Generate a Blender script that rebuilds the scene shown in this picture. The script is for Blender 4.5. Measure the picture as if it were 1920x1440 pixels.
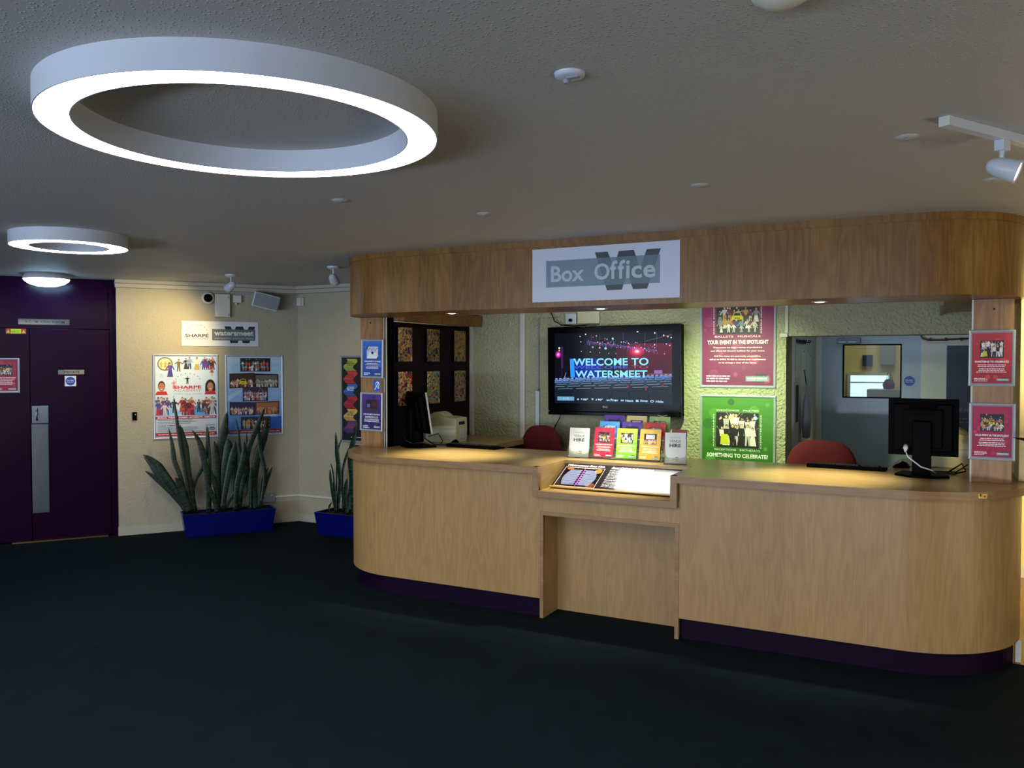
import bpy, bmesh, math, random
from mathutils import Vector, Matrix
from mathutils.geometry import tessellate_polygon
from math import sin, cos, pi, radians as R
for o in list(bpy.data.objects): bpy.data.objects.remove(o)
sc = bpy.context.scene
col = sc.collection
rnd = random.Random(7)

# ------------------------------------------------------------------ camera, world, exposure
cd = bpy.data.cameras.new('camera'); cam = bpy.data.objects.new('camera', cd); col.objects.link(cam)
cam.location = (0, 0, 1.65); cam.rotation_euler = (R(90 - 1.542), 0, R(27.366))
cd.sensor_width = 36; cd.lens = 29.25; cd.clip_start = 0.05; cd.clip_end = 60
sc.camera = cam
vs = sc.view_settings
vs.view_transform = 'Standard'; vs.look = 'None'; vs.exposure = 0.0; vs.gamma = 1.0; vs.use_curve_mapping = False
w = bpy.data.worlds.new('world'); sc.world = w; w.use_nodes = True
w.node_tree.nodes['Background'].inputs[0].default_value = (0.42, 0.55, 0.95, 1)
w.node_tree.nodes['Background'].inputs[1].default_value = 0.05

def light(kind, name, loc, energy, color, target=None, size=0.1, size_y=None, spot=None, blend=0.5):
    d = bpy.data.lights.new(name, kind); d.energy = energy; d.color = color
    if kind == 'AREA':
        d.shape = 'RECTANGLE' if size_y else 'DISK'; d.size = size
        if size_y: d.size_y = size_y
    else:
        d.shadow_soft_size = size
    if kind == 'SPOT':
        d.spot_size = R(spot); d.spot_blend = blend
    o = bpy.data.objects.new(name, d); o.location = loc; col.objects.link(o)
    if target is not None:
        o.rotation_euler = (Vector(target) - Vector(loc)).to_track_quat('-Z', 'Y').to_euler()
    return o
# daylight from foyer windows behind the camera, then added ceiling fills
light('AREA', 'window_daylight', (0.6, -3.2, 1.35), 22, (0.62, 0.76, 1.0), (-2.2, 5, 1.0), 4.5, 1.9)
light('AREA', 'window_daylight', (-5.0, -3.0, 1.35), 115, (0.66, 0.78, 1.0), (-2.5, 5, 1.5), 3.0, 1.8)
light('AREA', 'low_ceiling_fill', (-2.0, -5.6, 0.20), 320, (0.64, 0.78, 1.0), (-2.0, 2.2, 2.42), 7.0, 0.42)  # unseen low area light added to lift the ceiling and fascia
light('AREA', 'low_ceiling_fill', (3.4, 2.6, 0.25), 42, (1.0, 0.88, 0.62), (-1.2, 4.2, 2.42), 2.6, 0.4)  # warm fill added low at the right for the ceiling near the fascia
for x_, y_, e_ in ((-0.7, -0.9, 38), (-3.7, 0.5, 55), (1.5, 1.6, 25)):   # the foyer's other ceiling lamps
    light('AREA', 'foyer_ceiling_light', (x_, y_, 2.34), e_, (1.0, 0.90, 0.76), (x_, y_, 0), 0.9)
# office fluorescent fitting and hidden room light behind the reception
light('AREA', 'back_room_light', (-0.35, 7.3, 2.25), 1.6, (0.62, 0.85, 1.0), (-0.35, 7.6, 0), 0.5, 0.4)
for x in (-3.13, -1.99, -0.638):
    light('SPOT', 'downlight_beam', (x, 5.11, 1.985), 135, (1.0, 0.97, 0.66), (x, 5.11, 0), 0.025, None, 62, 1.0)

light('SPOT', 'poster_wall_fill', (-1.55, 5.55, 1.985), 125, (0.80, 1.0, 0.48), (-1.42, 6.65, 1.12), 0.03, None, 88, 1.0)  # unseen spot without a fitting, added to brighten the stucco and posters

# ------------------------------------------------------------------ materials
def lin(h):
    if isinstance(h, str):
        h = h.lstrip('#'); c = [int(h[i:i + 2], 16) / 255 for i in (0, 2, 4)]
        return tuple(v / 12.92 if v <= 0.04045 else ((v + 0.055) / 1.055) ** 2.4 for v in c)
    return tuple(h)[:3]
MATS = {}
def mat(name, c, rough=0.5, metal=0.0, emit=0.0, spec=0.5, coat=0.0, bump=None, vary=0.0, trans=0.0, alpha=1.0):
    if name in MATS: return MATS[name]
    m = bpy.data.materials.new(name); m.use_nodes = True; nt = m.node_tree; b = nt.nodes['Principled BSDF']
    c = lin(c)
    b.inputs['Base Color'].default_value = (*c, 1); b.inputs['Roughness'].default_value = rough
    b.inputs['Metallic'].default_value = metal; b.inputs['Specular IOR Level'].default_value = spec
    b.inputs['Coat Weight'].default_value = coat; b.inputs['Coat Roughness'].default_value = 0.08
    b.inputs['Transmission Weight'].default_value = trans; b.inputs['Alpha'].default_value = alpha
    if emit:
        b.inputs['Emission Color'].default_value = (*c, 1); b.inputs['Emission Strength'].default_value = emit
    tc = nt.nodes.new('ShaderNodeTexCoord')
    n = nt.nodes.new('ShaderNodeTexNoise'); n.inputs['Scale'].default_value = 6; n.inputs['Detail'].default_value = 4
    nt.links.new(tc.outputs['Object'], n.inputs['Vector'])
    if not emit:
        mx = nt.nodes.new('ShaderNodeMix'); mx.data_type = 'RGBA'
        v = vary or 0.06
        mx.inputs['A'].default_value = (*[x * (1 - v) for x in c], 1); mx.inputs['B'].default_value = (*[min(1, x * (1 + v)) for x in c], 1)
        nt.links.new(n.outputs['Fac'], mx.inputs['Factor']); nt.links.new(mx.outputs['Result'], b.inputs['Base Color'])
    if bump:
        kind, scale, strength, dist = bump
        if kind == 'noise':
            t = nt.nodes.new('ShaderNodeTexNoise'); t.inputs['Detail'].default_value = 3; out = t.outputs['Fac']
        else:
            t = nt.nodes.new('ShaderNodeTexVoronoi'); out = t.outputs['Distance']
            if kind == 'dots':
                mr = nt.nodes.new('ShaderNodeMapRange'); mr.inputs['From Min'].default_value = 0.10; mr.inputs['From Max'].default_value = 0.34
                mr.inputs['To Min'].default_value = 1; mr.inputs['To Max'].default_value = 0; mr.interpolation_type = 'SMOOTHSTEP'
                nt.links.new(out, mr.inputs['Value']); out = mr.outputs['Result']
        t.inputs['Scale'].default_value = scale
        nt.links.new(tc.outputs['Object'], t.inputs['Vector'])
        bp = nt.nodes.new('ShaderNodeBump'); bp.inputs['Strength'].default_value = strength; bp.inputs['Distance'].default_value = dist
        nt.links.new(out, bp.inputs['Height']); nt.links.new(bp.outputs['Normal'], b.inputs['Normal'])
    MATS[name] = m; return m

def wood(name, c1, c2, horizontal=False, rough=0.35, flitch=0.14, tone=0.12, figure=0.5):
    m = bpy.data.materials.new(name); m.use_nodes = True; nt = m.node_tree; L = nt.links; N = nt.nodes.new
    b = nt.nodes['Principled BSDF']; b.inputs['Roughness'].default_value = rough
    b.inputs['Coat Weight'].default_value = 0.06; b.inputs['Coat Roughness'].default_value = 0.25; b.inputs['Specular IOR Level'].default_value = 0.35
    uv = N('ShaderNodeUVMap'); sep = N('ShaderNodeSeparateXYZ'); L.new(uv.outputs['UV'], sep.inputs[0])
    U, V = (sep.outputs[1], sep.outputs[0]) if horizontal else (sep.outputs[0], sep.outputs[1])
    def math_(op, a, b_=None):
        n = N('ShaderNodeMath'); n.operation = op
        for i, x in enumerate((a, b_)):
            if x is None: continue
            if isinstance(x, (int, float)): n.inputs[i].default_value = x
            else: L.new(x, n.inputs[i])
        return n.outputs[0]
    def comb(x, y, z=0.0):
        n = N('ShaderNodeCombineXYZ')
        for i, v in enumerate((x, y, z)):
            if isinstance(v, (int, float)): n.inputs[i].default_value = v
            else: L.new(v, n.inputs[i])
        return n.outputs[0]
    fl = math_('FLOOR', math_('DIVIDE', U, flitch))
    wn = N('ShaderNodeTexWhiteNoise'); wn.noise_dimensions = '1D'; L.new(fl, wn.inputs['W'])
    off = math_('MULTIPLY', wn.outputs['Value'], 7.0)
    # long pores
    n1 = N('ShaderNodeTexNoise'); n1.inputs['Scale'].default_value = 1; n1.inputs['Detail'].default_value = 5
    L.new(comb(math_('MULTIPLY', U, 150), math_('MULTIPLY', V, 5), off), n1.inputs['Vector'])
    # cathedral figure
    n2 = N('ShaderNodeTexNoise'); n2.inputs['Scale'].default_value = 1; n2.inputs['Detail'].default_value = 2
    L.new(comb(math_('MULTIPLY', U, 9), math_('MULTIPLY', V, 1.4), off), n2.inputs['Vector'])
    rings = math_('SINE', math_('MULTIPLY', n2.outputs['Fac'], 46))
    n3 = N('ShaderNodeTexNoise'); n3.inputs['Scale'].default_value = 1; n3.inputs['Detail'].default_value = 2
    L.new(comb(math_('MULTIPLY', U, 3), math_('MULTIPLY', V, 0.8), 3.0), n3.inputs['Vector'])
    s = math_('ADD', math_('MULTIPLY', n1.outputs['Fac'], 0.40), math_('MULTIPLY', rings, 0.12 * figure))
    s = math_('ADD', s, math_('MULTIPLY', n3.outputs['Fac'], 0.25))
    s = math_('ADD', s, math_('MULTIPLY', math_('SUBTRACT', wn.outputs['Value'], 0.5), tone * 2))
    cr = N('ShaderNodeValToRGB'); cr.color_ramp.elements[0].position = 0.18; cr.color_ramp.elements[1].position = 0.72
    cr.color_ramp.elements[0].color = (*lin(c1), 1); cr.color_ramp.elements[1].color = (*lin(c2), 1)
    L.new(s, cr.inputs[0]); L.new(cr.outputs[0], b.inputs['Base Color'])
    bp = N('ShaderNodeBump'); bp.inputs['Strength'].default_value = 0.08; bp.inputs['Distance'].default_value = 0.001
    L.new(n1.outputs['Fac'], bp.inputs['Height']); L.new(bp.outputs['Normal'], b.inputs['Normal'])
    MATS[name] = m; return m

def printed(name, rough=0.4, emit=0.0, coat=0.0):
    m = bpy.data.materials.new(name); m.use_nodes = True; nt = m.node_tree; b = nt.nodes['Principled BSDF']
    a = nt.nodes.new('ShaderNodeAttribute'); a.attribute_name = 'Col'
    b.inputs['Roughness'].default_value = rough; b.inputs['Coat Weight'].default_value = coat; b.inputs['Coat Roughness'].default_value = 0.05
    if emit:
        b.inputs['Base Color'].default_value = (0.005, 0.005, 0.005, 1); b.inputs['Specular IOR Level'].default_value = 0.08
        nt.links.new(a.outputs['Color'], b.inputs['Emission Color']); b.inputs['Emission Strength'].default_value = emit
    else:
        nt.links.new(a.outputs['Color'], b.inputs['Base Color'])
    MATS[name] = m; return m

printed('paper', 0.42); printed('framed_print', 0.55); printed('glossy_print', 0.16, 0, 0.6); printed('screen_image', 0.1, 1.25); printed('canvas', 0.8)
def dabs(name, cols, scale, dark):
    m = bpy.data.materials.new(name); m.use_nodes = True; nt = m.node_tree; b = nt.nodes['Principled BSDF']; L = nt.links
    tc = nt.nodes.new('ShaderNodeTexCoord'); n = nt.nodes.new('ShaderNodeTexNoise'); n.inputs['Scale'].default_value = scale
    n.inputs['Detail'].default_value = 2.5; n.inputs['Distortion'].default_value = 0.5
    L.new(tc.outputs['Object'], n.inputs['Vector'])
    cr = nt.nodes.new('ShaderNodeValToRGB'); cr.color_ramp.interpolation = 'CONSTANT'
    els = cr.color_ramp.elements
    while len(els) < len(cols): els.new(0.5)
    for i, c in enumerate(cols):
        els[i].position = 0.30 + 0.40 * i / len(cols); els[i].color = (*lin(c), 1)
    L.new(n.outputs['Fac'], cr.inputs[0]); L.new(cr.outputs[0], b.inputs['Base Color']); b.inputs['Roughness'].default_value = 0.8
    MATS[name] = m; return m

wood('oak_panel', '947448', 'b4935f', False, 0.42, 0.30, 0.05, 0.5)
wood('oak_fascia', '6e4a1f', 'a0763a', False, 0.36, 0.135, 0.06, 0.5)
wood('oak_top', '9a7a48', 'cdb07a', True, 0.28, 0.30, 0.05, 0.4)
wood('oak_edge', '856440', 'a8855a', True, 0.4, 0.10, 0.05, 0.5)
wood('oak_pillar', '8b6540', 'b88f60', False, 0.4, 0.30, 0.05, 0.8)
wood('parquet', '6b4a20', 'a87c42', False, 0.3, 0.07, 0.3, 0.5)
mat('carpet', '#0f1b22', 0.95, spec=0.08, bump=('noise', 260, 0.6, 0.004), vary=0.35)
mat('ceiling_paint', '#b4b2ae', 0.62, bump=('dots', 80, 0.55, 0.004), vary=0.03)
mat('office_ceiling', '#b4b2ae', 0.8)
mat('stucco', '#b4b491', 0.85, bump=('noise', 48, 1.0, 0.03), vary=0.05)
mat('stucco_fine', '#aaa28a', 0.8, bump=('noise', 55, 0.6, 0.011), vary=0.06)
mat('white_paint', '#cfcbbd', 0.5)
mat('trim_paint', '#b0aa98', 0.5)
mat('cream_wall', '#e2cf96', 0.7, bump=('noise', 50, 0.25, 0.006))
mat('purple_gloss', '#1e0422', 0.2, spec=0.14, coat=0.0, bump=('noise', 18, 0.10, 0.006))
mat('purple_plinth', '#13021c', 0.6, spec=0.1)
mat('purple_board', '#1a0b15', 0.8, spec=0.2)
mat('lamp_white', '#c8ccd4', 0.35)
mat('diffuser', '#fffaf0', 0.4, emit=34)
mat('dome_glow', '#a8dcff', 0.3, emit=18.0)
mat('lamp_lens', '#fff6d8', 0.3, emit=14)
mat('downlight_lens', '#fff0cc', 0.3, emit=9)
mat('tube_glow', '#fcfff0', 0.3, emit=14)
mat('black_plastic', '#040404', 0.5, spec=0.03)
mat('gloss_black', '#040404', 0.10, spec=0.08)
mat('dark_plastic', '#050505', 0.5, spec=0.04)
mat('key_black', '#26282b', 0.5)
mat('steel', '#9a9c9e', 0.16, 1.0)
mat('brushed_steel', '#6f7274', 0.30, 1.0)
mat('aluminium', '#b4bcc8', 0.35, 0.25)
mat('brass', '#b49a5c', 0.25, 1.0)
mat('red_fabric', '#5e0a18', 0.9, bump=('noise', 400, 0.3, 0.002))
mat('printer_beige', '#c9c8a4', 0.5)
mat('blue_glaze', '#03095a', 0.3, spec=0.3, coat=0.1)
mat('soil', '#1c140d', 1.0, bump=('noise', 40, 1.0, 0.02))
mat('grey_plastic', '#8d9298', 0.5)
mat('navy_print', '#1d2338', 0.5)
mat('rust_pipe', '#5c2f24', 0.5)
mat('door_grey', '#98a6b0', 0.35, coat=0.3)
mat('glass', '#eef6f4', 0.02, trans=1.0)
mat('acrylic', '#fbf9f0', 0.03, trans=0.97)
mat('cable_black', '#0b0b0b', 0.5)
mat('cable_white', '#d8dce0', 0.5)
mat('paper_white', '#d6dccf', 0.7)
mat('screw_dark', '#17100a', 0.6)
mat('daylight_window', '#bfe8ff', 0.4, emit=1.6)
def leafmat():
    m = bpy.data.materials.new('snake_leaf'); m.use_nodes = True; nt = m.node_tree; b = nt.nodes['Principled BSDF']; L = nt.links
    uv = nt.nodes.new('ShaderNodeUVMap'); mp = nt.nodes.new('ShaderNodeMapping'); mp.inputs['Scale'].default_value = (7, 55, 1)
    n = nt.nodes.new('ShaderNodeTexNoise'); n.inputs['Scale'].default_value = 1; n.inputs['Detail'].default_value = 3
    L.new(uv.outputs['UV'], mp.inputs[0]); L.new(mp.outputs[0], n.inputs['Vector'])
    cr = nt.nodes.new('ShaderNodeValToRGB'); e = cr.color_ramp.elements
    e[0].position = 0.42; e[0].color = (*lin('#0b1a10'), 1); e[1].position = 0.62; e[1].color = (*lin('#24402a'), 1)
    L.new(n.outputs['Fac'], cr.inputs[0]); L.new(cr.outputs[0], b.inputs['Base Color'])
    b.inputs['Roughness'].default_value = 0.4
    MATS['snake_leaf'] = m
leafmat()

# ------------------------------------------------------------------ mesh building
class MB:
    def __init__(s): s.v = []; s.f = []; s.c = []; s.u = []; s.m = []
    def face(s, pts, c=None, uv=None, mi=0):
        i = len(s.v); s.v += [tuple(p) for p in pts]; s.f.append(list(range(i, i + len(pts)))); s.c.append(c); s.u.append(uv); s.m.append(mi)
    def mesh(s, V, F, c=None, mi=0, uvs=None):
        i = len(s.v); s.v += [tuple(p) for p in V]
        for k, f in enumerate(F):
            s.f.append([i + a for a in f]); s.c.append(c); s.u.append(uvs[k] if uvs else None); s.m.append(mi)
    def box(s, x0, x1, y0, y1, z0, z1, mi=0, M=None):
        V = [(x, y, z) for x in (x0, x1) for y in (y0, y1) for z in (z0, z1)]
        if M: V = [tuple(M @ Vector(p)) for p in V]
        s.mesh(V, [(0, 1, 3, 2), (4, 6, 7, 5), (0, 4, 5, 1), (2, 3, 7, 6), (0, 2, 6, 4), (1, 5, 7, 3)], mi=mi)
    def prism(s, P, z0, z1, mi=0, M=None):
        n = len(P); V = [(x, y, z0) for x, y in P] + [(x, y, z1) for x, y in P]
        if M: V = [tuple(M @ Vector(p)) for p in V]
        s.mesh(V, [tuple(range(n))[::-1], tuple(range(n, 2 * n))] + [(i, (i + 1) % n, n + (i + 1) % n, n + i) for i in range(n)], mi=mi)
    def ribbon(s, P, z0, z1, t, mi=0):
        """upright curved sheet following plan path P, thickness t towards its left side; uv along the arc"""
        n = len(P); N = []
        for i in range(n):
            a = Vector(P[max(i - 1, 0)]); b = Vector(P[min(i + 1, n - 1)]); d = (b - a).normalized(); N.append(Vector((-d.y, d.x)))
        I = [Vector(P[i]) + N[i] * t for i in range(n)]
        u = 0
        for i in range(n - 1):
            a, b = P[i], P[i + 1]; c, d = I[i], I[i + 1]; du = (Vector(b) - Vector(a)).length
            s.face([(a[0], a[1], z0), (b[0], b[1], z0), (b[0], b[1], z1), (a[0], a[1], z1)], uv=[(u, z0), (u + du, z0), (u + du, z1), (u, z1)], mi=mi)
            s.face([(d[0], d[1], z0), (c[0], c[1], z0), (c[0], c[1], z1), (d[0], d[1], z1)], uv=[(u + du, z0), (u, z0), (u, z1), (u + du, z1)], mi=mi)
            s.face([(a[0], a[1], z1), (b[0], b[1], z1), (d[0], d[1], z1), (c[0], c[1], z1)], uv=[(u, 0), (u + du, 0), (u + du, t), (u, t)], mi=mi)
            s.face([(c[0], c[1], z0), (d[0], d[1], z0), (b[0], b[1], z0), (a[0], a[1], z0)], uv=[(u, t), (u + du, t), (u + du, 0), (u, 0)], mi=mi)
            u += du
        for i in (0, n - 1):
            a, c = P[i], I[i]; s.face([(a[0], a[1], z0), (c[0], c[1], z0), (c[0], c[1], z1), (a[0], a[1], z1)], mi=mi)
    def lathe(s, prof, n=32, M=None, mi=0, closed=False):
        V = []; F = []; k = len(prof)
        for i in range(n):
            a = 2 * pi * i / n; V += [(r * cos(a), r * sin(a), z) for r, z in prof]
        for i in range(n):
            j = (i + 1) % n
            for q in range(k if closed else k - 1):
                r2 = (q + 1) % k; F.append((i * k + q, j * k + q, j * k + r2, i * k + r2))
        if M: V = [tuple(M @ Vector(p)) for p in V]
        s.mesh(V, F, mi=mi)
    def tube(s, P, r, n=10, mi=0):
        P = [Vector(p) for p in P]; V = []; F = []; rr = r if isinstance(r, (list, tuple)) else [r] * len(P)
        up = Vector((0, 0, 1))
        for i, p in enumerate(P):
            d = (P[min(i + 1, len(P) - 1)] - P[max(i - 1, 0)]).normalized()
            a = d.cross(up if abs(d.z) < 0.95 else Vector((1, 0, 0))).normalized(); b = d.cross(a)
            V += [tuple(p + (a * cos(2 * pi * k / n) + b * sin(2 * pi * k / n)) * rr[i]) for k in range(n)]
        for i in range(len(P) - 1):
            F += [(i * n + k, i * n + (k + 1) % n, (i + 1) * n + (k + 1) % n, (i + 1) * n + k) for k in range(n)]
        F += [tuple(range(n))[::-1], tuple((len(P) - 1) * n + k for k in range(n))]
        s.mesh(V, F, mi=mi)
    def build(s, name, mats, parent=None, world=False, bevel=0, smooth=False, label=None, weld=True, seg=2):
        if isinstance(mats, str): mats = [mats]
        me = bpy.data.meshes.new(name); me.from_pydata(s.v, [], s.f)
        for m in mats: me.materials.append(MATS[m])
        for p, i in zip(me.polygons, s.m): p.material_index = i; p.use_smooth = smooth
        uvl = me.uv_layers.new(name='UVMap')
        for p, u in zip(me.polygons, s.u):
            if u is None:
                n = p.normal; ax = max(range(3), key=lambda k: abs(n[k]))
                for li in p.loop_indices:
                    c = me.vertices[me.loops[li].vertex_index].co
                    uvl.data[li].uv = (c.y, c.z) if ax == 0 else (c.x, c.z) if ax == 1 else (c.x, c.y)
            else:
                for li, q in zip(p.loop_indices, u): uvl.data[li].uv = q
        if any(c is not None for c in s.c):
            ca = me.color_attributes.new('Col', 'FLOAT_COLOR', 'CORNER')
            for p, c in zip(me.polygons, s.c):
                q = (*(c or (1, 1, 1)), 1)
                for li in p.loop_indices: ca.data[li].color = q
            me.color_attributes.active_color = ca
        elif weld:
            bm = bmesh.new(); bm.from_mesh(me); bmesh.ops.remove_doubles(bm, verts=bm.verts, dist=1e-5)
            bmesh.ops.recalc_face_normals(bm, faces=bm.faces); bm.to_mesh(me); bm.free()
        o = bpy.data.objects.new(name, me); col.objects.link(o)
        if parent:
            o.parent = parent
            if world: o.matrix_parent_inverse = LOCM(parent).inverted()
        if bevel:
            b = o.modifiers.new('bevel', 'BEVEL'); b.width = bevel; b.segments = seg; b.limit_method = 'ANGLE'; b.angle_limit = R(40)
            for p in me.polygons: p.use_smooth = True
            try:
                b.harden_normals = True
            except Exception: pass
        if label: o['label'] = label
        return o
def LOCM(o):
    return Matrix.Translation(o.location) @ o.rotation_euler.to_matrix().to_4x4()
def thing(name, label, cat, loc=(0, 0, 0), rz=0.0, group=None):
    o = bpy.data.objects.new(name, None); col.objects.link(o); o.location = loc; o.rotation_euler = (0, 0, rz)
    o.empty_display_size = 0.1; o['label'] = label; o['category'] = cat
    if group: o['group'] = group
    return o
def tag(o, label, cat, group=None):
    o['label'] = label; o['category'] = cat
    if group: o['group'] = group
    return o
def struct(o): o['kind'] = 'structure'; return o
def copy_tree(o, parent=None):
    c = o.copy(); col.objects.link(c)
    if parent: c.parent = parent
    for ch in list(o.children): copy_tree(ch, c)
    return c
def arc(cx, cy, r, a0, a1, n=16):
    return [(cx + r * cos(R(a0 + (a1 - a0) * i / n)), cy + r * sin(R(a0 + (a1 - a0) * i / n))) for i in range(n + 1)]

# ------------------------------------------------------------------ printed artwork
_txt = {}
def text_mesh(body, bold=0.0, shear=0.0):
    k = (body, bold, shear)
    if k in _txt: return _txt[k]
    c = bpy.data.curves.new('t', 'FONT'); c.body = body; c.size = 1; c.offset = bold; c.shear = shear; c.resolution_u = 3
    o = bpy.data.objects.new('t', c); col.objects.link(o)
    dg = bpy.context.evaluated_depsgraph_get(); me = o.evaluated_get(dg).to_mesh()
    V = [(v.co.x, v.co.y) for v in me.vertices]; me.calc_loop_triangles(); F = [tuple(t.vertices) for t in me.loop_triangles]
    o.evaluated_get(dg).to_mesh_clear(); bpy.data.objects.remove(o); bpy.data.curves.remove(c)
    _txt[k] = (V, F); return _txt[k]
class Art(MB):
    """flat printed sheet, local x right, z up, facing -y; every layer lies a hair in front of the last"""
    def __init__(s, w, h, base):
        super().__init__(); s.w, s.h, s.k = w, h, 0; s.rect(0, 0, w, h, base)
    def P(s, pts, c, k=None):
        if k is None: s.k += 1; k = s.k
        y = -0.00002 * k; s.face([(x - s.w / 2, y, z) for x, z in pts], c=lin(c))
    def rect(s, x, z, w, h, c, k=None): s.P([(x, z), (x + w, z), (x + w, z + h), (x, z + h)], c, k)
    def quad(s, pts, c, k=None): s.P(pts, c, k)
    def ell(s, x, z, rx, rz, c, n=12, k=None): s.P([(x + rx * cos(2 * pi * i / n), z + rz * sin(2 * pi * i / n)) for i in range(n)], c, k)
    def grad(s, x, z, w, h, c0, c1, n=10, vert=True):
        a, b = lin(c0), lin(c1); s.k += 1
        for i in range(n):
            t = i / (n - 1); c = tuple(a[k] * (1 - t) + b[k] * t for k in range(3))
            if vert: s.rect(x, z + h * i / n, w, h / n, c, s.k)
            else: s.rect(x + w * i / n, z, w / n, h, c, s.k)
    def text(s, body, x, z, w, h, c, bold=0.0, shear=0.0, align='l', rot=0):
        V, F = text_mesh(body, bold, shear); xs = [v[0] for v in V]; ys = [v[1] for v in V]
        if not xs: return
        x0, x1, y0, y1 = min(xs), max(xs), min(ys), max(ys); sx = w / (x1 - x0); sy = h / (y1 - y0)
        s.k += 1; y = -0.00002 * s.k; Q = []
        for a, b in V:
            px, pz = (a - x0) * sx, (b - y0) * sy
            if rot: px, pz = px * cos(rot) - pz * sin(rot), px * sin(rot) + pz * cos(rot)
            Q.append((x + px - s.w / 2, y, z + pz))
        s.mesh(Q, F, c=lin(c))
    def lines(s, x, z, w, n, dz, hh, c, center=True, seed=1):
        r = random.Random(seed); s.k += 1
        for i in range(n):
            ww = w * r.uniform(0.7, 1.0); xx = x + (w - ww) / 2 if center else x; q = xx
            while q < xx + ww - hh:
                l = min(r.uniform(1.5, 5) * hh, xx + ww - q); s.rect(q, z - i * dz, l, hh, c, s.k); q += l + hh * 0.7
    def person(s, x, z, h, top, leg, skin='#c99672', hair='#2b1a12', arms=0, dress=False, k=None):
        if k is None: s.k += 4; k = s.k - 3
        w = h * 0.13
        if dress: s.quad([(x - w * 1.5, z), (x + w * 1.5, z), (x + w * 0.6, z + h * 0.62), (x - w * 0.6, z + h * 0.62)], leg, k)
        else:
            s.quad([(x - w, z), (x - w * 0.35, z), (x, z + h * 0.46), (x - w * 0.8, z + h * 0.46)], leg, k)
            s.quad([(x + w * 0.35, z), (x + w, z), (x + w * 0.8, z + h * 0.46), (x, z + h * 0.46)], leg, k)
        s.quad([(x - w * 0.75, z + h * 0.45), (x + w * 0.75, z + h * 0.45), (x + w * 1.15, z + h * 0.8), (x - w * 1.15, z + h * 0.8)], top, k + 1)
        for sg in (-1, 1):
            e = arms * h * 0.5
            s.quad([(x + sg * w, z + h * 0.80), (x + sg * w * 0.7, z + h * 0.72), (x + sg * (w * 1.9), z + h * 0.45 + e), (x + sg * (w * 2.4), z + h * 0.5 + e)], top, k if not dress else k + 2)
        s.ell(x, z + h * 0.91, h * 0.075, h * 0.095, hair, 10, k + 2); s.ell(x, z + h * 0.885, h * 0.055, h * 0.07, skin, 10, k + 3)
    def crowd(s, x, z, w, h, n, cols, hp, seed=3, rows=2, arms=0):
        r = random.Random(seed)
        for q in range(rows):
            base = s.k; s.k += 12
            for i in range(n):
                s.person(x + w * (i + r.uniform(0.2, 0.8)) / n, z + (rows - 1 - q) * h * 0.28, hp * r.uniform(0.8, 1.1), r.choice(cols), r.choice(cols),
                         r.choice(['#d9a982', '#b98560', '#e5bd9a']), r.choice(['#241610', '#4b2f1c', '#8a6a3a']), arms, r.random() < 0.3, base + 1 + (i % 3) * 4)
    def photo(s, x, z, w, h, base, cols, n=8, seed=1, rows=2, lights=0, hp=None, arms=0):
        r = random.Random(seed); s.rect(x, z, w, h, base); s.rect(x, z, w, h * 0.16, '#1b1320')
        for i in range(lights): s.ell(x + w * r.uniform(.05, .95), z + h * r.uniform(.72, .96), h * 0.025, h * 0.025, r.choice(['#ffe9c0', '#c8d8ff', '#ffb0c0']), 8)
        s.crowd(x + w * .05, z + h * .06, w * .9, h, n, cols, hp or h * .5, seed, rows, arms)
    def bokeh(s, x, z, w, h, cols, n, seed=1, r0=0.01, r1=0.04):
        r = random.Random(seed)
        for i in range(n):
            q = r.uniform(r0, r1); s.ell(x + r.uniform(q, w - q), z + r.uniform(q, h - q), q, q, r.choice(cols), 16)
    def wlogo(s, x, z, w, h, c):
        def st(a, b, d, e, up):
            s.k += 1
            p = [(a, 1), (b, 1), (e, 0), (d, 0)] if up else [(a, 0), (b, 0), (e, 1), (d, 1)]
            s.face([(x + w * i - s.w / 2, -0.00002 * s.k, z + h * j) for i, j in p], c=lin(c))
        st(0.0, 0.20, 0.19, 0.42, True); st(0.19, 0.42, 0.37, 0.60, False); st(0.37, 0.60, 0.59, 0.80, True); st(0.59, 0.80, 0.79, 1.0, False)
    def car(s, x, z, w):
        s.quad([(x, z + w * .15), (x + w, z + w * .15), (x + w * .95, z + w * .5), (x + w * .05, z + w * .5)], '#e4dc1e')
        s.quad([(x + w * .08, z + w * .5), (x + w * .92, z + w * .5), (x + w * .78, z + w * .85), (x + w * .22, z + w * .85)], '#d8d018')
        s.quad([(x + w * .17, z + w * .53), (x + w * .83, z + w * .53), (x + w * .72, z + w * .77), (x + w * .28, z + w * .77)], '#202418')
        s.rect(x + w * .25, z + w * .22, w * .5, w * .13, '#8a8a20')
        for q in (.12, .78): s.rect(x + w * q, z, w * .12, w * .16, '#101010')

# ================================================================== THE ROOM
U1 = Vector((0.592, 0.806, 0)); N1 = Vector((0.806, -0.592, 0)); C1 = Vector((-5.906, 6.61, 0)); A1 = math.atan2(0.806, 0.592)
def w1(s_, off=0.0, z=0.0): return C1 + U1 * s_ + N1 * off + Vector((0, 0, z))
CEIL = 2.42
b = MB(); b.box(-10, 0.36, -6, 9, -0.1, 0); b.box(0.36, 3.2, -6, 5.262, -0.1, 0)
struct(b.build('floor', 'carpet'))
b = MB(); b.box(0.36, 3.2, 5.262, 9, -0.1, 0); struct(b.build('floor_wood', 'parquet', label='wood block floor'))
b = MB(); b.box(-10, 3.2, -6, 6.61, CEIL, CEIL + 0.1); b.box(-10, 3.2, 6.61, 9, CEIL, CEIL + 0.1)
struct(b.build('ceiling', 'ceiling_paint'))
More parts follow.
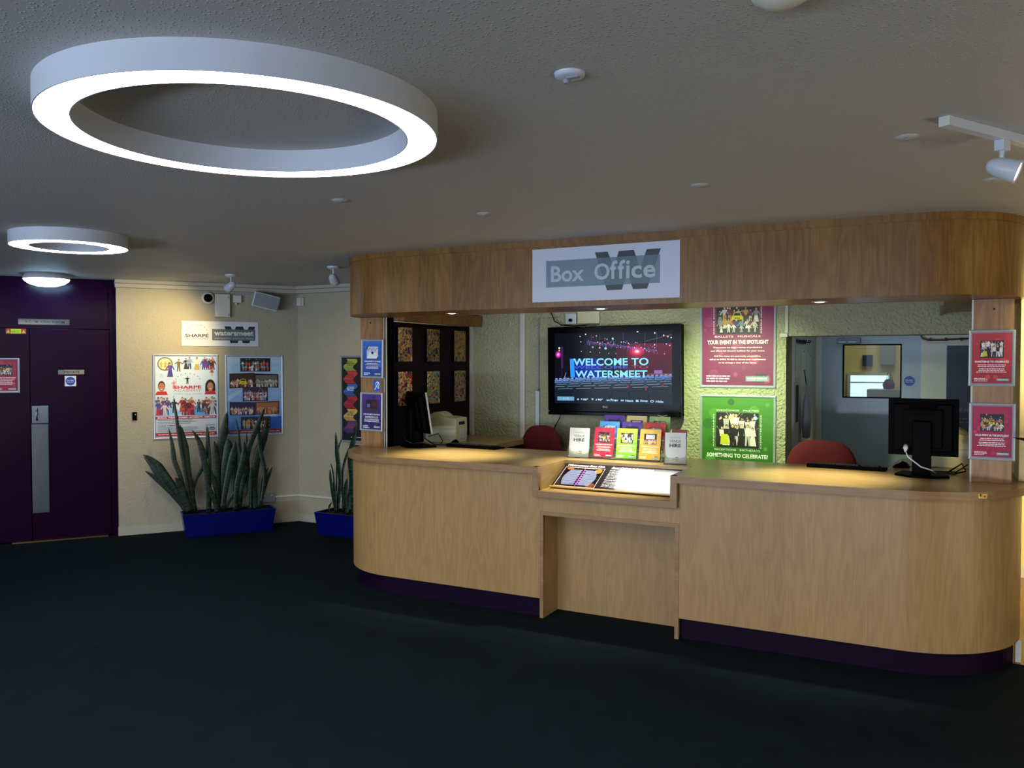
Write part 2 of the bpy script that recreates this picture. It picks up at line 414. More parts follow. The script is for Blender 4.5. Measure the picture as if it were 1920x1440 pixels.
# poster wall (oblique), with the purple door bay recessed 60 mm to its left
def obox(b, s0, s1, o0, o1, z0, z1, mi=0):
    b.mesh([tuple(w1(s_, o, z)) for s_ in (s0, s1) for o in (o0, o1) for z in (z0, z1)],
           [(0, 1, 3, 2), (4, 6, 7, 5), (0, 4, 5, 1), (2, 3, 7, 6), (0, 2, 6, 4), (1, 5, 7, 3)], mi=mi)
b = MB(); obox(b, -1.69, 0.0, -0.25, 0, 0, CEIL); struct(b.build('wall_left', 'stucco_fine'))
b = MB(); obox(b, -4.6, -1.69, -0.25, -0.10, 0, CEIL); struct(b.build('wall_door_bay', 'purple_gloss'))
b = MB(); obox(b, -4.2, -1.69, -0.10, -0.07, 1.955, CEIL); struct(b.build('trim_1', 'purple_gloss', label='purple painted panel above the double door'))
b = MB(); obox(b, -1.745, -1.69, -0.10, -0.045, 0, CEIL); struct(b.build('trim_2', 'purple_gloss'))
# double door, two leaves
def door_leaf(name, s0, s1):
    b = MB(); obox(b, s0, s1, -0.10, -0.06, 0.012, 1.95); d = struct(b.build(name, 'purple_gloss', bevel=0.003)); return d
d1 = door_leaf('door_1', -2.400, -1.748); d2 = door_leaf('door_2', -3.20, -2.406)
b = MB(); obox(b, -2.392, -2.262, -0.06, -0.057, 1.085, 1.245); hp_ = b.build('pull_plate', 'steel', d1, True, 0.0005)
b = MB()
b.tube([tuple(w1(-2.353, -0.057, 1.225)), tuple(w1(-2.353, -0.02, 1.215)), tuple(w1(-2.353, -0.018, 1.17)), tuple(w1(-2.353, -0.02, 1.125)), tuple(w1(-2.353, -0.057, 1.115))], 0.008)
b.build('door_handle', 'steel', hp_, True, smooth=True)
b = MB(); obox(b, -2.398, -2.264, -0.06, -0.058, 0.264, 1.078); b.build('push_plate', 'brushed_steel', d1, True, 0.0005)
b = MB()
for s_ in (-2.39, -2.272):
    for z in (0.275, 1.065): b.tube([tuple(w1(s_, -0.058, z)), tuple(w1(s_, -0.0555, z))], 0.004, 8)
b.build('screw', 'steel', d1, True)
b = MB(); obox(b, -2.56, -1.78, -0.10, -0.028, 0, 0.012); struct(b.build('trim_5', 'brass'))
# wall behind the reception: left part, office part, lintel
b = MB(); b.box(-5.906, -3.9, 6.61, 6.85, 0, CEIL); struct(b.build('wall_back_left', 'stucco_fine'))
b = MB(); b.box(-3.9, -1.07, 6.65, 6.93, 0, CEIL); b.box(-1.07, 0.40, 6.65, 6.93, 1.845, CEIL)
b.box(0.36, 0.46, 6.65, 8.2, 0, CEIL)
struct(b.build('wall_back', 'stucco'))
b = MB(); b.box(-1.078, -1.055, 6.638, 6.65, 1.87, 2.3); b.box(-1.115, -1.058, 6.632, 6.652, 1.838, 1.868); struct(b.build('trim_3', 'white_paint', bevel=0.003))
b = MB(); b.box(0.385, 0.415, 5.425, 6.65, 0.98, 1.994); struct(b.build('wall_office_right', 'cream_wall'))
# back room
b = MB(); b.box(-1.25, -1.05, 6.93, 8.2, 0, CEIL); struct(b.build('wall_backroom_left', 'white_paint'))
b = MB()
b.box(-1.25, -1.00, 8.2, 8.3, 0, CEIL); b.box(-0.17, 0.5, 8.2, 8.3, 0, CEIL); b.box(-1.0, -0.17, 8.2, 8.3, 2.0, CEIL)
struct(b.build('wall_backroom_back', 'white_paint'))
b = MB()
b.box(-1.0, -0.81, 8.2, 8.245, 0.01, 1.995); b.box(-0.335, -0.17, 8.2, 8.245, 0.01, 1.995)
b.box(-0.81, -0.335, 8.2, 8.245, 0.01, 1.325); b.box(-0.81, -0.335, 8.2, 8.245, 1.80, 1.995)
d3 = struct(b.build('door_3', 'door_grey'))
b = MB()
for q in ((-0.818, -0.808, 1.318, 1.808), (-0.337, -0.327, 1.318, 1.808), (-0.808, -0.337, 1.318, 1.328), (-0.808, -0.337, 1.798, 1.808)):
    b.box(q[0], q[1], 8.188, 8.25, q[2], q[3])
b.build('glazing_bead', 'black_plastic', d3, True)
b = MB(); b.box(-0.81, -0.335, 8.218, 8.224, 1.325, 1.80); b.build('pane', 'glass', d3, True)
b = MB(); b.box(-0.865, -0.665, 8.15, 8.2, 1.812, 1.865); cl = b.build('door_closer', 'grey_plastic', d3, True, 0.006)
b = MB(); b.box(-0.85, -0.79, 8.148, 8.151, 1.825, 1.833); b.box(-0.77, -0.70, 8.148, 8.151, 1.825, 1.833); b.build('slot', 'aluminium', cl, True)
# corridor seen through the pane
b = MB(); b.box(-1.8, 0.9, 9.9, 10.0, 0, CEIL); b.box(-1.8, -1.7, 8.3, 9.9, 0, CEIL); b.box(0.8, 0.9, 8.3, 9.9, 0, CEIL)
struct(b.build('wall_corridor', 'cream_wall'))
b = MB(); b.box(-1.8, 0.9, 8.3, 10, CEIL, CEIL + .1); struct(b.build('ceiling_corridor', 'ceiling_paint'))
b = MB(); b.box(-1.8, 0.9, 9, 10, -0.1, 0); struct(b.build('floor_corridor', 'parquet'))
b = MB(); b.box(-0.90, -0.52, 9.86, 9.9, 1.22, 1.50); wn = struct(b.build('window_1', 'daylight_window'))
b = MB(); b.box(-0.93, -0.49, 9.83, 9.9, 1.50, 1.53); b.box(-0.93, -0.49, 9.83, 9.9, 1.19, 1.22); b.box(-0.93, -0.90, 9.83, 9.9, 1.22, 1.5); b.box(-0.52, -0.49, 9.83, 9.9, 1.22, 1.5); b.box(-0.90, -0.52, 9.84, 9.858, 1.415, 1.43)
b.build('window_frame', 'white_paint', wn, True)
b = MB(); b.box(-0.78, -0.68, 9.84, 9.9, 1.60, 1.72); tag(b.build('wall_box', 'navy_print'), 'small dark box on the corridor wall seen through the door glass', 'box')
b = MB(); b.box(-0.60, -0.46, 9.80, 9.9, 1.62, 2.1); tag(b.build('curtain', 'grey_plastic'), 'grey hanging curtain strip seen through the door glass', 'curtain')
light('AREA', 'corridor_light', (-0.5, 9.0, 2.38), 6, (0.95, 1.0, 0.75), (-0.5, 9.0, 0), 0.8)
t = thing('red_bag', 'small dark red bag seen through the glass of the back room door', 'bag', (-0.50, 9.55, 1.36))
b = MB(); b.lathe([(0.0, 0.0), (0.05, 0.005), (0.06, 0.05), (0.035, 0.10), (0.0, 0.11)], 16); b.build('pouch', 'red_fabric', t, smooth=True)
b = MB(); b.tube([(-.02, 0, .10), (-.01, 0, .17), (.015, 0, .17), (.02, 0, .10)], .005, 6); b.build('strap', 'red_fabric', t)
b = MB(); b.box(-0.70, -0.2, 9.40, 9.75, 0.0, 1.36); tag(b.build('corridor_cabinet', 'grey_plastic', bevel=0.004), 'low grey cabinet in the corridor behind the back room door', 'cabinet')
# right hand wall beyond the counter
b = MB(); b.box(0.46, 3.2, 7.40, 7.55, 0, CEIL); struct(b.build('wall_right', 'cream_wall'))
b = MB(); b.box(0.46, 3.2, 7.385, 7.4, 0, 0.10); struct(b.build('baseboard_right', 'white_paint', bevel=0.004))
# cornices and skirtings
b = MB(); obox(b, -1.70, 0.02, -0.01, 0.05, 2.345, 2.385); obox(b, -1.70, 0.045, -0.01, 0.075, 2.385, CEIL)
b.box(-5.93, -3.9, 6.56, 6.62, 2.345, 2.385); b.box(-5.95, -3.9, 6.535, 6.62, 2.385, CEIL)
struct(b.build('trim_4', 'trim_paint', bevel=0.006))
b = MB(); obox(b, -1.695, 0.0, 0.0, 0.012, 0, 0.085); struct(b.build('baseboard_left', 'trim_paint', bevel=0.003))
b = MB(); b.box(-5.906, -4.12, 6.598, 6.61, 0, 0.085); struct(b.build('baseboard_back', 'trim_paint', bevel=0.003))

# ================================================================== RECEPTION COUNTER
YF = 4.81
cnt = thing('reception_counter', 'long curved pale oak reception counter with dark purple plinth and a recessed knee space', 'counter', (-1.85, YF, 0))
LC, LR = (-3.50, 5.40), 0.59; RC, RR = (-0.20, 5.41), 0.60
def lpath(o=0.0, x1=-2.287, back=6.60): # outline from the back left round to the middle
    return [(LC[0] - LR - o, back)] + arc(LC[0], LC[1], LR + o, 180, 270, 20) + [(x1, LC[1] - LR - o)]
def rpath(o=0.0, x0=-1.375, back=6.60):
    return [(x0, RC[1] - RR - o)] + arc(RC[0], RC[1], RR + o, 270, 360, 20) + [(RC[0] + RR + o, back)]
b = MB(); b.ribbon(lpath(), 0.125, 0.935, 0.02); b.build('front_panel', 'oak_panel', cnt, True)
b = MB(); b.ribbon(rpath(), 0.125, 0.935, 0.02); b.build('front_panel', 'oak_panel', cnt, True)
b = MB(); b.ribbon(lpath(-0.03, -2.29), 0, 0.125, 0.02); b.build('plinth', 'purple_plinth', cnt, True)
b = MB(); b.ribbon(rpath(-0.03, -1.372), 0, 0.125, 0.02); b.build('plinth', 'purple_plinth', cnt, True)
b = MB(); b.box(-2.287, -1.375, YF, YF + 0.02, 0.69, 0.79); b.build('apron_panel', 'oak_panel', cnt, True)
b = MB(); b.box(-2.287, -2.262, YF - 0.004, YF + 0.02, 0, 0.69); b.box(-1.40, -1.375, YF - 0.004, YF + 0.02, 0, 0.69)
b.box(-2.262, -1.40, YF - 0.004, YF + 0.02, 0.665, 0.69); b.build('knee_space_frame', 'oak_edge', cnt, True, 0.001)
b = MB(); b.box(-2.262, -1.40, 5.03, 5.05, 0, 0.70); b.box(-2.275, -2.262, YF + 0.02, 5.05, 0, 0.70); b.box(-1.40, -1.387, YF + 0.02, 5.05, 0, 0.70)
b.box(-2.262, -1.40, YF + 0.02, 5.03, 0.665, 0.685); b.build('knee_space_lining', 'oak_panel', cnt, True)
# worktop with its notch
TZ = 0.978; TT = 0.042; OV = 0.035
def cap(b, P, z0, z1):
    V = list(P); F = [tuple(f) for f in tessellate_polygon([[Vector((x, y, 0)) for x, y in P]])]
    for z in (z0, z1): b.mesh([(x, y, z) for x, y in V], F)
    n = len(P)
    for i in range(n):
        a, c = P[i], P[(i + 1) % n]; b.face([(a[0], a[1], z0), (c[0], c[1], z0), (c[0], c[1], z1), (a[0], a[1], z1)])
inner = [(0.435, 6.60), (-0.05, 6.60), (-0.26, 6.30), (-0.30, 5.70), (-3.10, 5.72), (-3.22, 5.95), (-3.22, 6.62), (-4.125, 6.60)]
P = lpath(OV) + [(-2.287, 5.24), (-1.42, 5.24), (-1.42, YF - OV)] + rpath(OV, -1.375)[1:-1] + inner[:-1]
b = MB(); cap(b, P, TZ - TT, TZ); b.build('worktop', 'oak_top', cnt, True)
for pp in (lpath(OV + 0.002, -2.325), rpath(OV + 0.002, -1.38)):
    b = MB(); b.ribbon(pp, TZ - TT - 0.001, TZ - 0.001, 0.002); b.build('worktop_edging', 'oak_edge', cnt, True)
y0 = YF - OV - 0.003
b = MB(); b.box(-2.325, -2.287, y0, YF + 0.01, 0.785, TZ); b.box(-1.42, -1.38, y0, YF + 0.01, 0.785, TZ)
b.box(-2.287, -1.42, y0, YF + 0.01, 0.785, 0.825); b.build('recess_frame', 'oak_edge', cnt, True, 0.0015)
b = MB(); b.box(-2.30, -1.41, YF + 0.01, 5.25, 0.800, 0.824); b.box(-2.305, -2.2875, YF + 0.01, 5.25, 0.81, TZ - 0.001)
b.box(-1.4195, -1.40, YF + 0.01, 5.25, 0.81, TZ - 0.001); b.box(-2.2875, -1.4195, 5.24, 5.26, 0.81, TZ - 0.001); b.build('recess_lining', 'oak_top', cnt, True)
b = MB(); b.box(-2.2874, -1.42, 5.20, 5.24, 0.955, TZ + 0.003); b.build('recess_ledge', 'oak_top', cnt, True, 0.002)
b = MB(); b.tube([(0.190, YF - 0.03, 0.955), (0.19, YF - 0.05, 0.955)], 0.012, 12)
# small brass catch on the worktop edge
a_ = R(300 + 14); px_, py_ = RC[0] + (RR + OV) * cos(R(308)), RC[1] + (RR + OV) * sin(R(308))
M_ = Matrix.Translation((px_, py_, 0.957)) @ Matrix.Rotation(R(308) + pi / 2, 4, 'Z')
b = MB(); b.box(-0.026, 0.026, -0.004, 0.004, -0.014, 0.014, M=M_); b.tube([M_ @ Vector((-0.012, 0, 0.004)), M_ @ Vector((-0.012, -0.014, 0.004))], 0.006, 8); b.tube([M_ @ Vector((0.012, 0, -0.003)), M_ @ Vector((0.012, -0.012, -0.003))], 0.005, 8)
b.build('catch', 'brass', cnt, True, 0.001)

# ------------------------------------------------------------------ overhead fascia
FZ = 1.995
FRC, FRR = (-0.16, 5.36), 0.55
def fpath(o=0.0, back=6.60):
    return [(LC[0] - LR - o - 0.02, back)] + [(x - 0.0, y) for x, y in arc(LC[0] - 0.02, LC[1], LR + o, 180, 270, 20)] + arc(FRC[0], FRC[1], FRR + o, 270, 360, 20) + [(FRC[0] + FRR + o, back)]
fas = thing('overhead_fascia', 'curved veneered oak fascia hanging from the ceiling over the reception counter', 'fascia', (-1.85, YF, FZ))
b = MB(); b.ribbon(fpath(), FZ, 2.38, 0.02); b.build('fascia_board', 'oak_fascia', fas, True)
b = MB(); b.ribbon(fpath(0.008), 2.38, CEIL, 0.03); b.build('top_rail', 'oak_fascia', fas, True)
b = MB(); P = fpath(-0.02)
P = P + [(0.0, 6.60), (0.0, 5.40), (-0.08, 5.34), (-3.70, 5.34), (-3.76, 5.40), (-3.76, 6.60)]
cap(b, P, FZ + 0.002, FZ + 0.03); b.build('soffit', 'oak_fascia', fas, True)
b = MB(); b.box(-3.80, -3.745, 5.40, 6.64, FZ - 0.03, 2.06); b.box(-3.70, -0.08, 5.32, 5.34, FZ + 0.0, CEIL); b.box(-0.02, 0.0, 5.40, 6.60, FZ - 0.02, CEIL)
b.build('rear_board', 'oak_fascia', fas, True)
# downlights in the soffit
dl = thing('downlight', 'recessed halogen downlight in the soffit above the left monitor', 'light', (-3.13, 5.11, FZ + 0.002), 0, 'downlights in the counter soffit')
b = MB(); b.lathe([(0.032, 0), (0.036, -0.004), (0.046, -0.004), (0.048, 0.0)], 28); b.build('bezel', 'aluminium', dl, smooth=True)
b = MB(); b.lathe([(0.0, -0.006), (0.018, -0.005), (0.033, -0.001)], 24); b.build('bulb', 'downlight_lens', dl, smooth=True)
for x, l in ((-1.99, 'recessed halogen downlight in the soffit under the Box Office sign'), (-0.638, 'recessed halogen downlight in the soffit above the right red chair')):
    c = copy_tree(dl); c.location.x = x; c['label'] = l
# pillars carrying the fascia at both ends
pl = thing('pillar', 'narrow oak pillar at the left counter end carrying blue and purple posters', 'pillar', (-3.99, 5.35, TZ))
b = MB(); b.box(-4.10, -3.905, 5.31, 5.40, TZ, FZ + 0.001); b.build('post', 'oak_pillar', pl, True, 0.002)
b = MB(); b.box(-3.905, -3.892, 5.315, 5.44, TZ, FZ); b.build('edge_board', 'oak_edge', pl, True)
b = MB(); b.box(-3.892, -3.884, 5.33, 5.34, TZ, FZ); b.box(-3.872, -3.864, 5.33, 5.34, TZ, FZ); b.build('glass_channel', 'white_paint', pl, True)
b = MB(); b.box(-3.884, -3.872, 5.333, 5.44, TZ, FZ); b.build('gap_seal', 'black_plastic', pl, True)
b = MB(); b.tube([(-4.0, 5.311, 1.955), (-4.0, 5.306, 1.955)], 0.007, 8); b.build('hook', 'screw_dark', pl, True)
pr = thing('pillar', 'oak pillar at the right counter end carrying two red posters', 'pillar', (0.245, 5.35, TZ))
b = MB(); b.box(0.150, 0.345, 5.31, 5.40, TZ, FZ + 0.001); b.build('post', 'oak_pillar', pr, True, 0.002)
b = MB(); b.box(0.141, 0.150, 5.312, 5.40, TZ, FZ); b.build('edge_strip', 'white_paint', pr, True)
b = MB(); b.tube([(0.248, 5.311, 1.94), (0.248, 5.307, 1.94)], 0.006, 8); b.build('hook', 'screw_dark', pr, True)
# dark purple partition on the left return with its six small canvases
pt = thing('partition', 'dark purple partition board behind the left monitor', 'partition', (-3.89, 6.0, TZ))
b = MB(); b.box(-3.90, -3.865, 5.44, 6.645, TZ, FZ - 0.03); b.build('board', 'purple_board', pt, True)
b = MB(); b.box(-3.865, -3.835, 6.615, 6.648, TZ, FZ + .05); b.build('edge_bead', 'white_paint', pt, True)
pal = [['5c3f2e', 'a8885a', '2a2a50', 'c8a860', '8a4a50', 'e0cc98'], ['4a4038', '7a6a50', '1c1a22', 'a08a5c', '8a4a20', '5a5a60'], ['3a4450', '6a6a48', '9a8440', 'a06a40', '50505a', '8a7a50'],
       ['c08a3a', '2a1c40', 'b03a20', 'e0c890', '402a2a', 'd0a040'], ['b04a20', '8aa090', '4a5a80', 'c0a850', '2a3a2a', 'd8d0a0'], ['6a5a80', 'b09a40', '3a3a60', 'a08a30', '8a80a0', '503a20']]
nm = ['top left', 'top middle', 'top right', 'bottom left', 'bottom middle', 'bottom right']
lb = ['ochre and brown crowded', 'grey and tan crowded', 'teal topped', 'red and gold on dark', 'orange figure over pale arch', 'purple and yellow']
for i in range(6):
    dabs('painting_%d' % i, pal[i], 17, None)
    y = (5.547, 5.962, 6.40)[i % 3]; z = (1.65, 1.295)[i // 3]
    t = thing('canvas_picture', '%s small canvas picture, %s of six on the purple board' % (lb[i], nm[i]), 'picture', (-3.865, y, z), pi / 2, 'small canvases on the purple partition')
    b = MB(); b.box(-0.097, 0.097, -0.028, 0, 0, 0.275); b.build('stretched_canvas', 'black_plastic', t)
    b = MB(); b.box(-0.0965, 0.0965, -0.0295, -0.028, 0.001, 0.274); b.build('painted_face', 'painting_%d' % i, t)

# ================================================================== CEILING FITTINGS
def ring_lamp(name, label, x, y, ro, ri, drop):
    t = thing(name, label, 'ceiling light', (x, y, CEIL), 0, 'glowing ring lamps')
    b = MB(); b.lathe([(ro, 0), (ro, -drop), (ro - 0.004, -drop), (ro - 0.004, -drop + 0.012), (ri + 0.004, -drop + 0.012), (ri + 0.004, -drop), (ri, -drop), (ri, 0)], 224, closed=True)
    b.build('ring_body', 'lamp_white', t, smooth=False)
    b = MB(); b.lathe([(ro - 0.0045, -drop + 0.004), (ri + 0.0045, -drop + 0.004)], 96); b.build('diffuser', 'diffuser', t)
    return t
ring_lamp('ring_lamp', 'large glowing white ring lamp on the ceiling, upper left', -1.90, 1.912, 0.578, 0.482, 0.078)
ring_lamp('ring_lamp', 'small distant glowing ring lamp above the purple door side', -4.73, 3.28, 0.325, 0.215, 0.075)
for (x, y, r) in ((-1.90, 1.912, 0.53), (-4.73, 3.28, 0.27)): pass
t = thing('dome_lamp', 'round bluish white dome lamp glowing above the purple door', 'ceiling light', (-7.03, 4.65, CEIL))
b = MB(); b.lathe([(0.0, 0), (0.17, 0), (0.185, -0.03), (0.185, -0.045), (0.0, -0.045)], 40); b.build('base', 'lamp_white', t, smooth=True)
b = MB(); b.lathe([(0.182, -0.045), (0.175, -0.06), (0.14, -0.085), (0.08, -0.105), (0.0, -0.112)], 40); b.build('glass_dome', 'dome_glow', t, smooth=True)
t = thing('smoke_detector', 'white round sensor disc on the ceiling right of the large ring lamp', 'detector', (-0.895, 2.065, CEIL))
b = MB(); b.lathe([(0, -0.012), (0.03, -0.012), (0.04, -0.008), (0.042, 0)], 32); b.build('disc', 'lamp_white', t, smooth=True)
b = MB(); b.lathe([(0.0, -0.022), (0.008, -0.022), (0.010, -0.012)], 16, Matrix.Translation((-0.014, 0.01, 0))); b.box(-0.005, 0.028, -0.012, 0.004, -0.016, -0.012); b.build('sensor', 'grey_plastic', t)
first = None
for (x, y, l) in ((-0.119, 3.173, 'small round blanking disc on the ceiling left of the spotlight track'), (-0.95, 3.617, 'small round ceiling disc above the Box Office sign, right side'),
                  (-2.128, 3.797, 'small round ceiling disc left of the Box Office sign'), (-2.561, 3.166, 'small round ceiling disc below the right end of the ring lamp'),
                  (0.175, 4.078, 'small round ceiling disc behind the white spotlight')):
    if first is None:
        first = thing('ceiling_disc', l, 'ceiling fitting', (x, y, CEIL), 0, 'small ceiling discs')
        b = MB(); b.lathe([(0, -0.008), (0.03, -0.008), (0.038, -0.004), (0.042, 0)], 28); b.build('plate', 'ceiling_paint', first, smooth=True)
        b = MB(); b.lathe([(0.0, -0.011), (0.006, -0.011), (0.008, -0.008)], 12); b.build('screw', 'grey_plastic', first)
    else:
        c = copy_tree(first); c.location = (x, y, CEIL); c['label'] = l
t = thing('ceiling_dome', 'pale dome fitting cut by the top edge of the photo', 'ceiling light', (-0.30, 1.765, CEIL))
b = MB(); b.lathe([(0.0, -0.055), (0.03, -0.05), (0.055, -0.035), (0.068, -0.01), (0.07, 0)], 32); b.build('dome', 'white_paint', t, smooth=True)
# track with its spotlight
TD = Vector((0.52, 0.854, 0)).normalized()
t = thing('track', 'white lighting track on the ceiling at the right edge', 'lighting track', (0.0, 2.97, CEIL), math.atan2(TD.y, TD.x))
b = MB(); b.box(0, 2.2, -0.017, 0.017, -0.03, 0); b.build('rail', 'lamp_white', t, bevel=0.002)
b = MB(); b.box(-0.012, 0.0, -0.018, 0.018, -0.031, 0); b.build('end_cap', 'white_paint', t, bevel=0.001)
def spot_head(name, label, loc, aim, stem, kind):
    t = thing(name, label, 'spotlight', loc, 0, 'white ceiling spotlights')
    b = MB()
    if kind == 'track': b.box(-0.022, 0.022, -0.016, 0.016, -0.035, 0.0, M=Matrix.Rotation(math.atan2(TD.y, TD.x), 4, 'Z'))
    else: b.lathe([(0, -0.022), (0.035, -0.022), (0.05, -0.012), (0.052, 0)], 28)
    b.build('mount', 'lamp_white', t, bevel=0.002)
    b = MB(); b.tube([(0, 0, -0.02), (0, 0, -0.02 - stem)], [0.010, 0.007]); b.build('stem', 'lamp_white', t, smooth=True)
    q = Vector(aim).normalized(); M = Matrix.Translation((0, 0, -0.03 - stem)) @ q.to_track_quat('Z', 'Y').to_matrix().to_4x4() @ Matrix.Translation((0, 0, -0.0))
    b = MB(); b.lathe([(0, -0.05), (0.012, -0.048), (0.024, -0.036), (0.032, -0.015), (0.036, 0.015), (0.039, 0.05), (0.037, 0.052), (0.033, 0.04), (0, 0.036)], 28, M); b.build('head', 'lamp_white', t, smooth=True)
    b = MB(); b.lathe([(0.034, 0.047), (0.0, 0.049)], 24, M); b.build('lens', 'lamp_lens', t)
    return t, Vector(loc) + M @ Vector((0, 0, 0.075)) - Vector((0, 0, 0)) if False else (t, (Matrix.Translation(loc) @ M) @ Vector((0, 0, 0.075)))
r1 = Vector((0.888, 0.459, 0)); tw = Vector((0.459, -0.888, 0))
aim = r1 * 0.74 + tw * 0.52 + Vector((0, 0, -0.36))
_, q = spot_head('track_spotlight', 'lit white spotlight on the ceiling track at the right edge', (0.168, 3.245, CEIL - 0.03), aim, 0.062, 'track'); P_ = q[1] if isinstance(q, tuple) else q
light('SPOT', 'track_spot_beam', P_, 12, (1.0, 0.86, 0.45), P_ + aim, 0.03, None, 90, 0.8)
light('SPOT', 'track_spot_beam', (0.95, 4.45, 2.30), 620, (1.0, 0.80, 0.33), (0.95, 7.4, 1.15), 0.04, None, 70, 0.9)
light('SPOT', 'track_spot_beam', (1.15, 4.2, 2.30), 5, (1.0, 0.78, 0.20), (0.30, 5.1, 2.15), 0.03, None, 40, 0.9)
for loc, tgt, e, l in (((-5.607, 5.419, CEIL), w1(-1.50, 0, 1.70), 88, 'white ceiling spotlight above the left wall signs'),
                       ((-4.393, 5.34, CEIL), Vector((-4.75, 6.61, 1.40)), 20, 'white ceiling spotlight just left of the oak fascia')):
    d = (Vector(tgt) - Vector(loc)).normalized()
    _, q = spot_head('spotlight', l, loc, d, 0.07, 'rose'); P_ = q[1] if isinstance(q, tuple) else q
    light('SPOT', 'wall_spot_beam', P_ + d * 0.02, e, (1.0, 0.78, 0.40), tgt, 0.03, None, 88, 1.0)

# ================================================================== FRAMES AND POSTERS
def frame_mesh(w_, h_, bar=0.02, dep=0.014):
    prof = [(0, 0), (0.0, dep * 0.55), (bar * 0.18, dep * 0.88), (bar * 0.45, dep), (bar * 0.8, dep * 0.7), (bar, dep * 0.25)]
    b = MB(); L = []
    for i, d in prof: L.append([(-w_ / 2 + i, -d, i), (w_ / 2 - i, -d, i), (w_ / 2 - i, -d, h_ - i), (-w_ / 2 + i, -d, h_ - i)])
    for a, c in zip(L, L[1:]):
        for k in range(4): b.face([a[k], a[(k + 1) % 4], c[(k + 1) % 4], c[k]])
    return b
def poster(name, label, loc, rz, w_, h_, draw, group=None, bar=0.02, cat='poster', tilt=0, m='framed_print', fm='aluminium'):
    t = thing(name, label, cat, loc, rz, group)
    if tilt: t.rotation_euler[1] = tilt
    frame_mesh(w_, h_, bar).build('snap_frame', fm, t)
    a = Art(w_ - 2 * bar, h_ - 2 * bar, '#ffffff'); draw(a)
    o = a.build('print', m, t, weld=False); o.location = (0, -0.002, bar)
    return t
def logo(a, x, z, w_, h_, bg='#7d8f95', dk='#2b3c40', sub=True):
    a.wlogo(x + w_ * .42, z - h_ * .12, w_ * .5, h_ * 1.35, dk); a.rect(x, z + h_ * .08, w_, h_ * .78, bg)
    a.wlogo(x + w_ * .42, z - h_ * .12, w_ * .5, h_ * .2, dk) if False else None
    a.text('watersmeet', x + w_ * .05, z + h_ * .36, w_ * .88, h_ * .36, '#eef2f2', 0.02)
    if sub: a.text('versatile venue hire', x + w_ * .05, z + h_ * .14, w_ * .88, h_ * .15, '#c5d0d2', 0.01)
CR = ['#d8d0c8', '#b83a30', '#3a3f88', '#c89a50', '#7a2a48', '#e8e0d0', '#4a3830', '#889098']
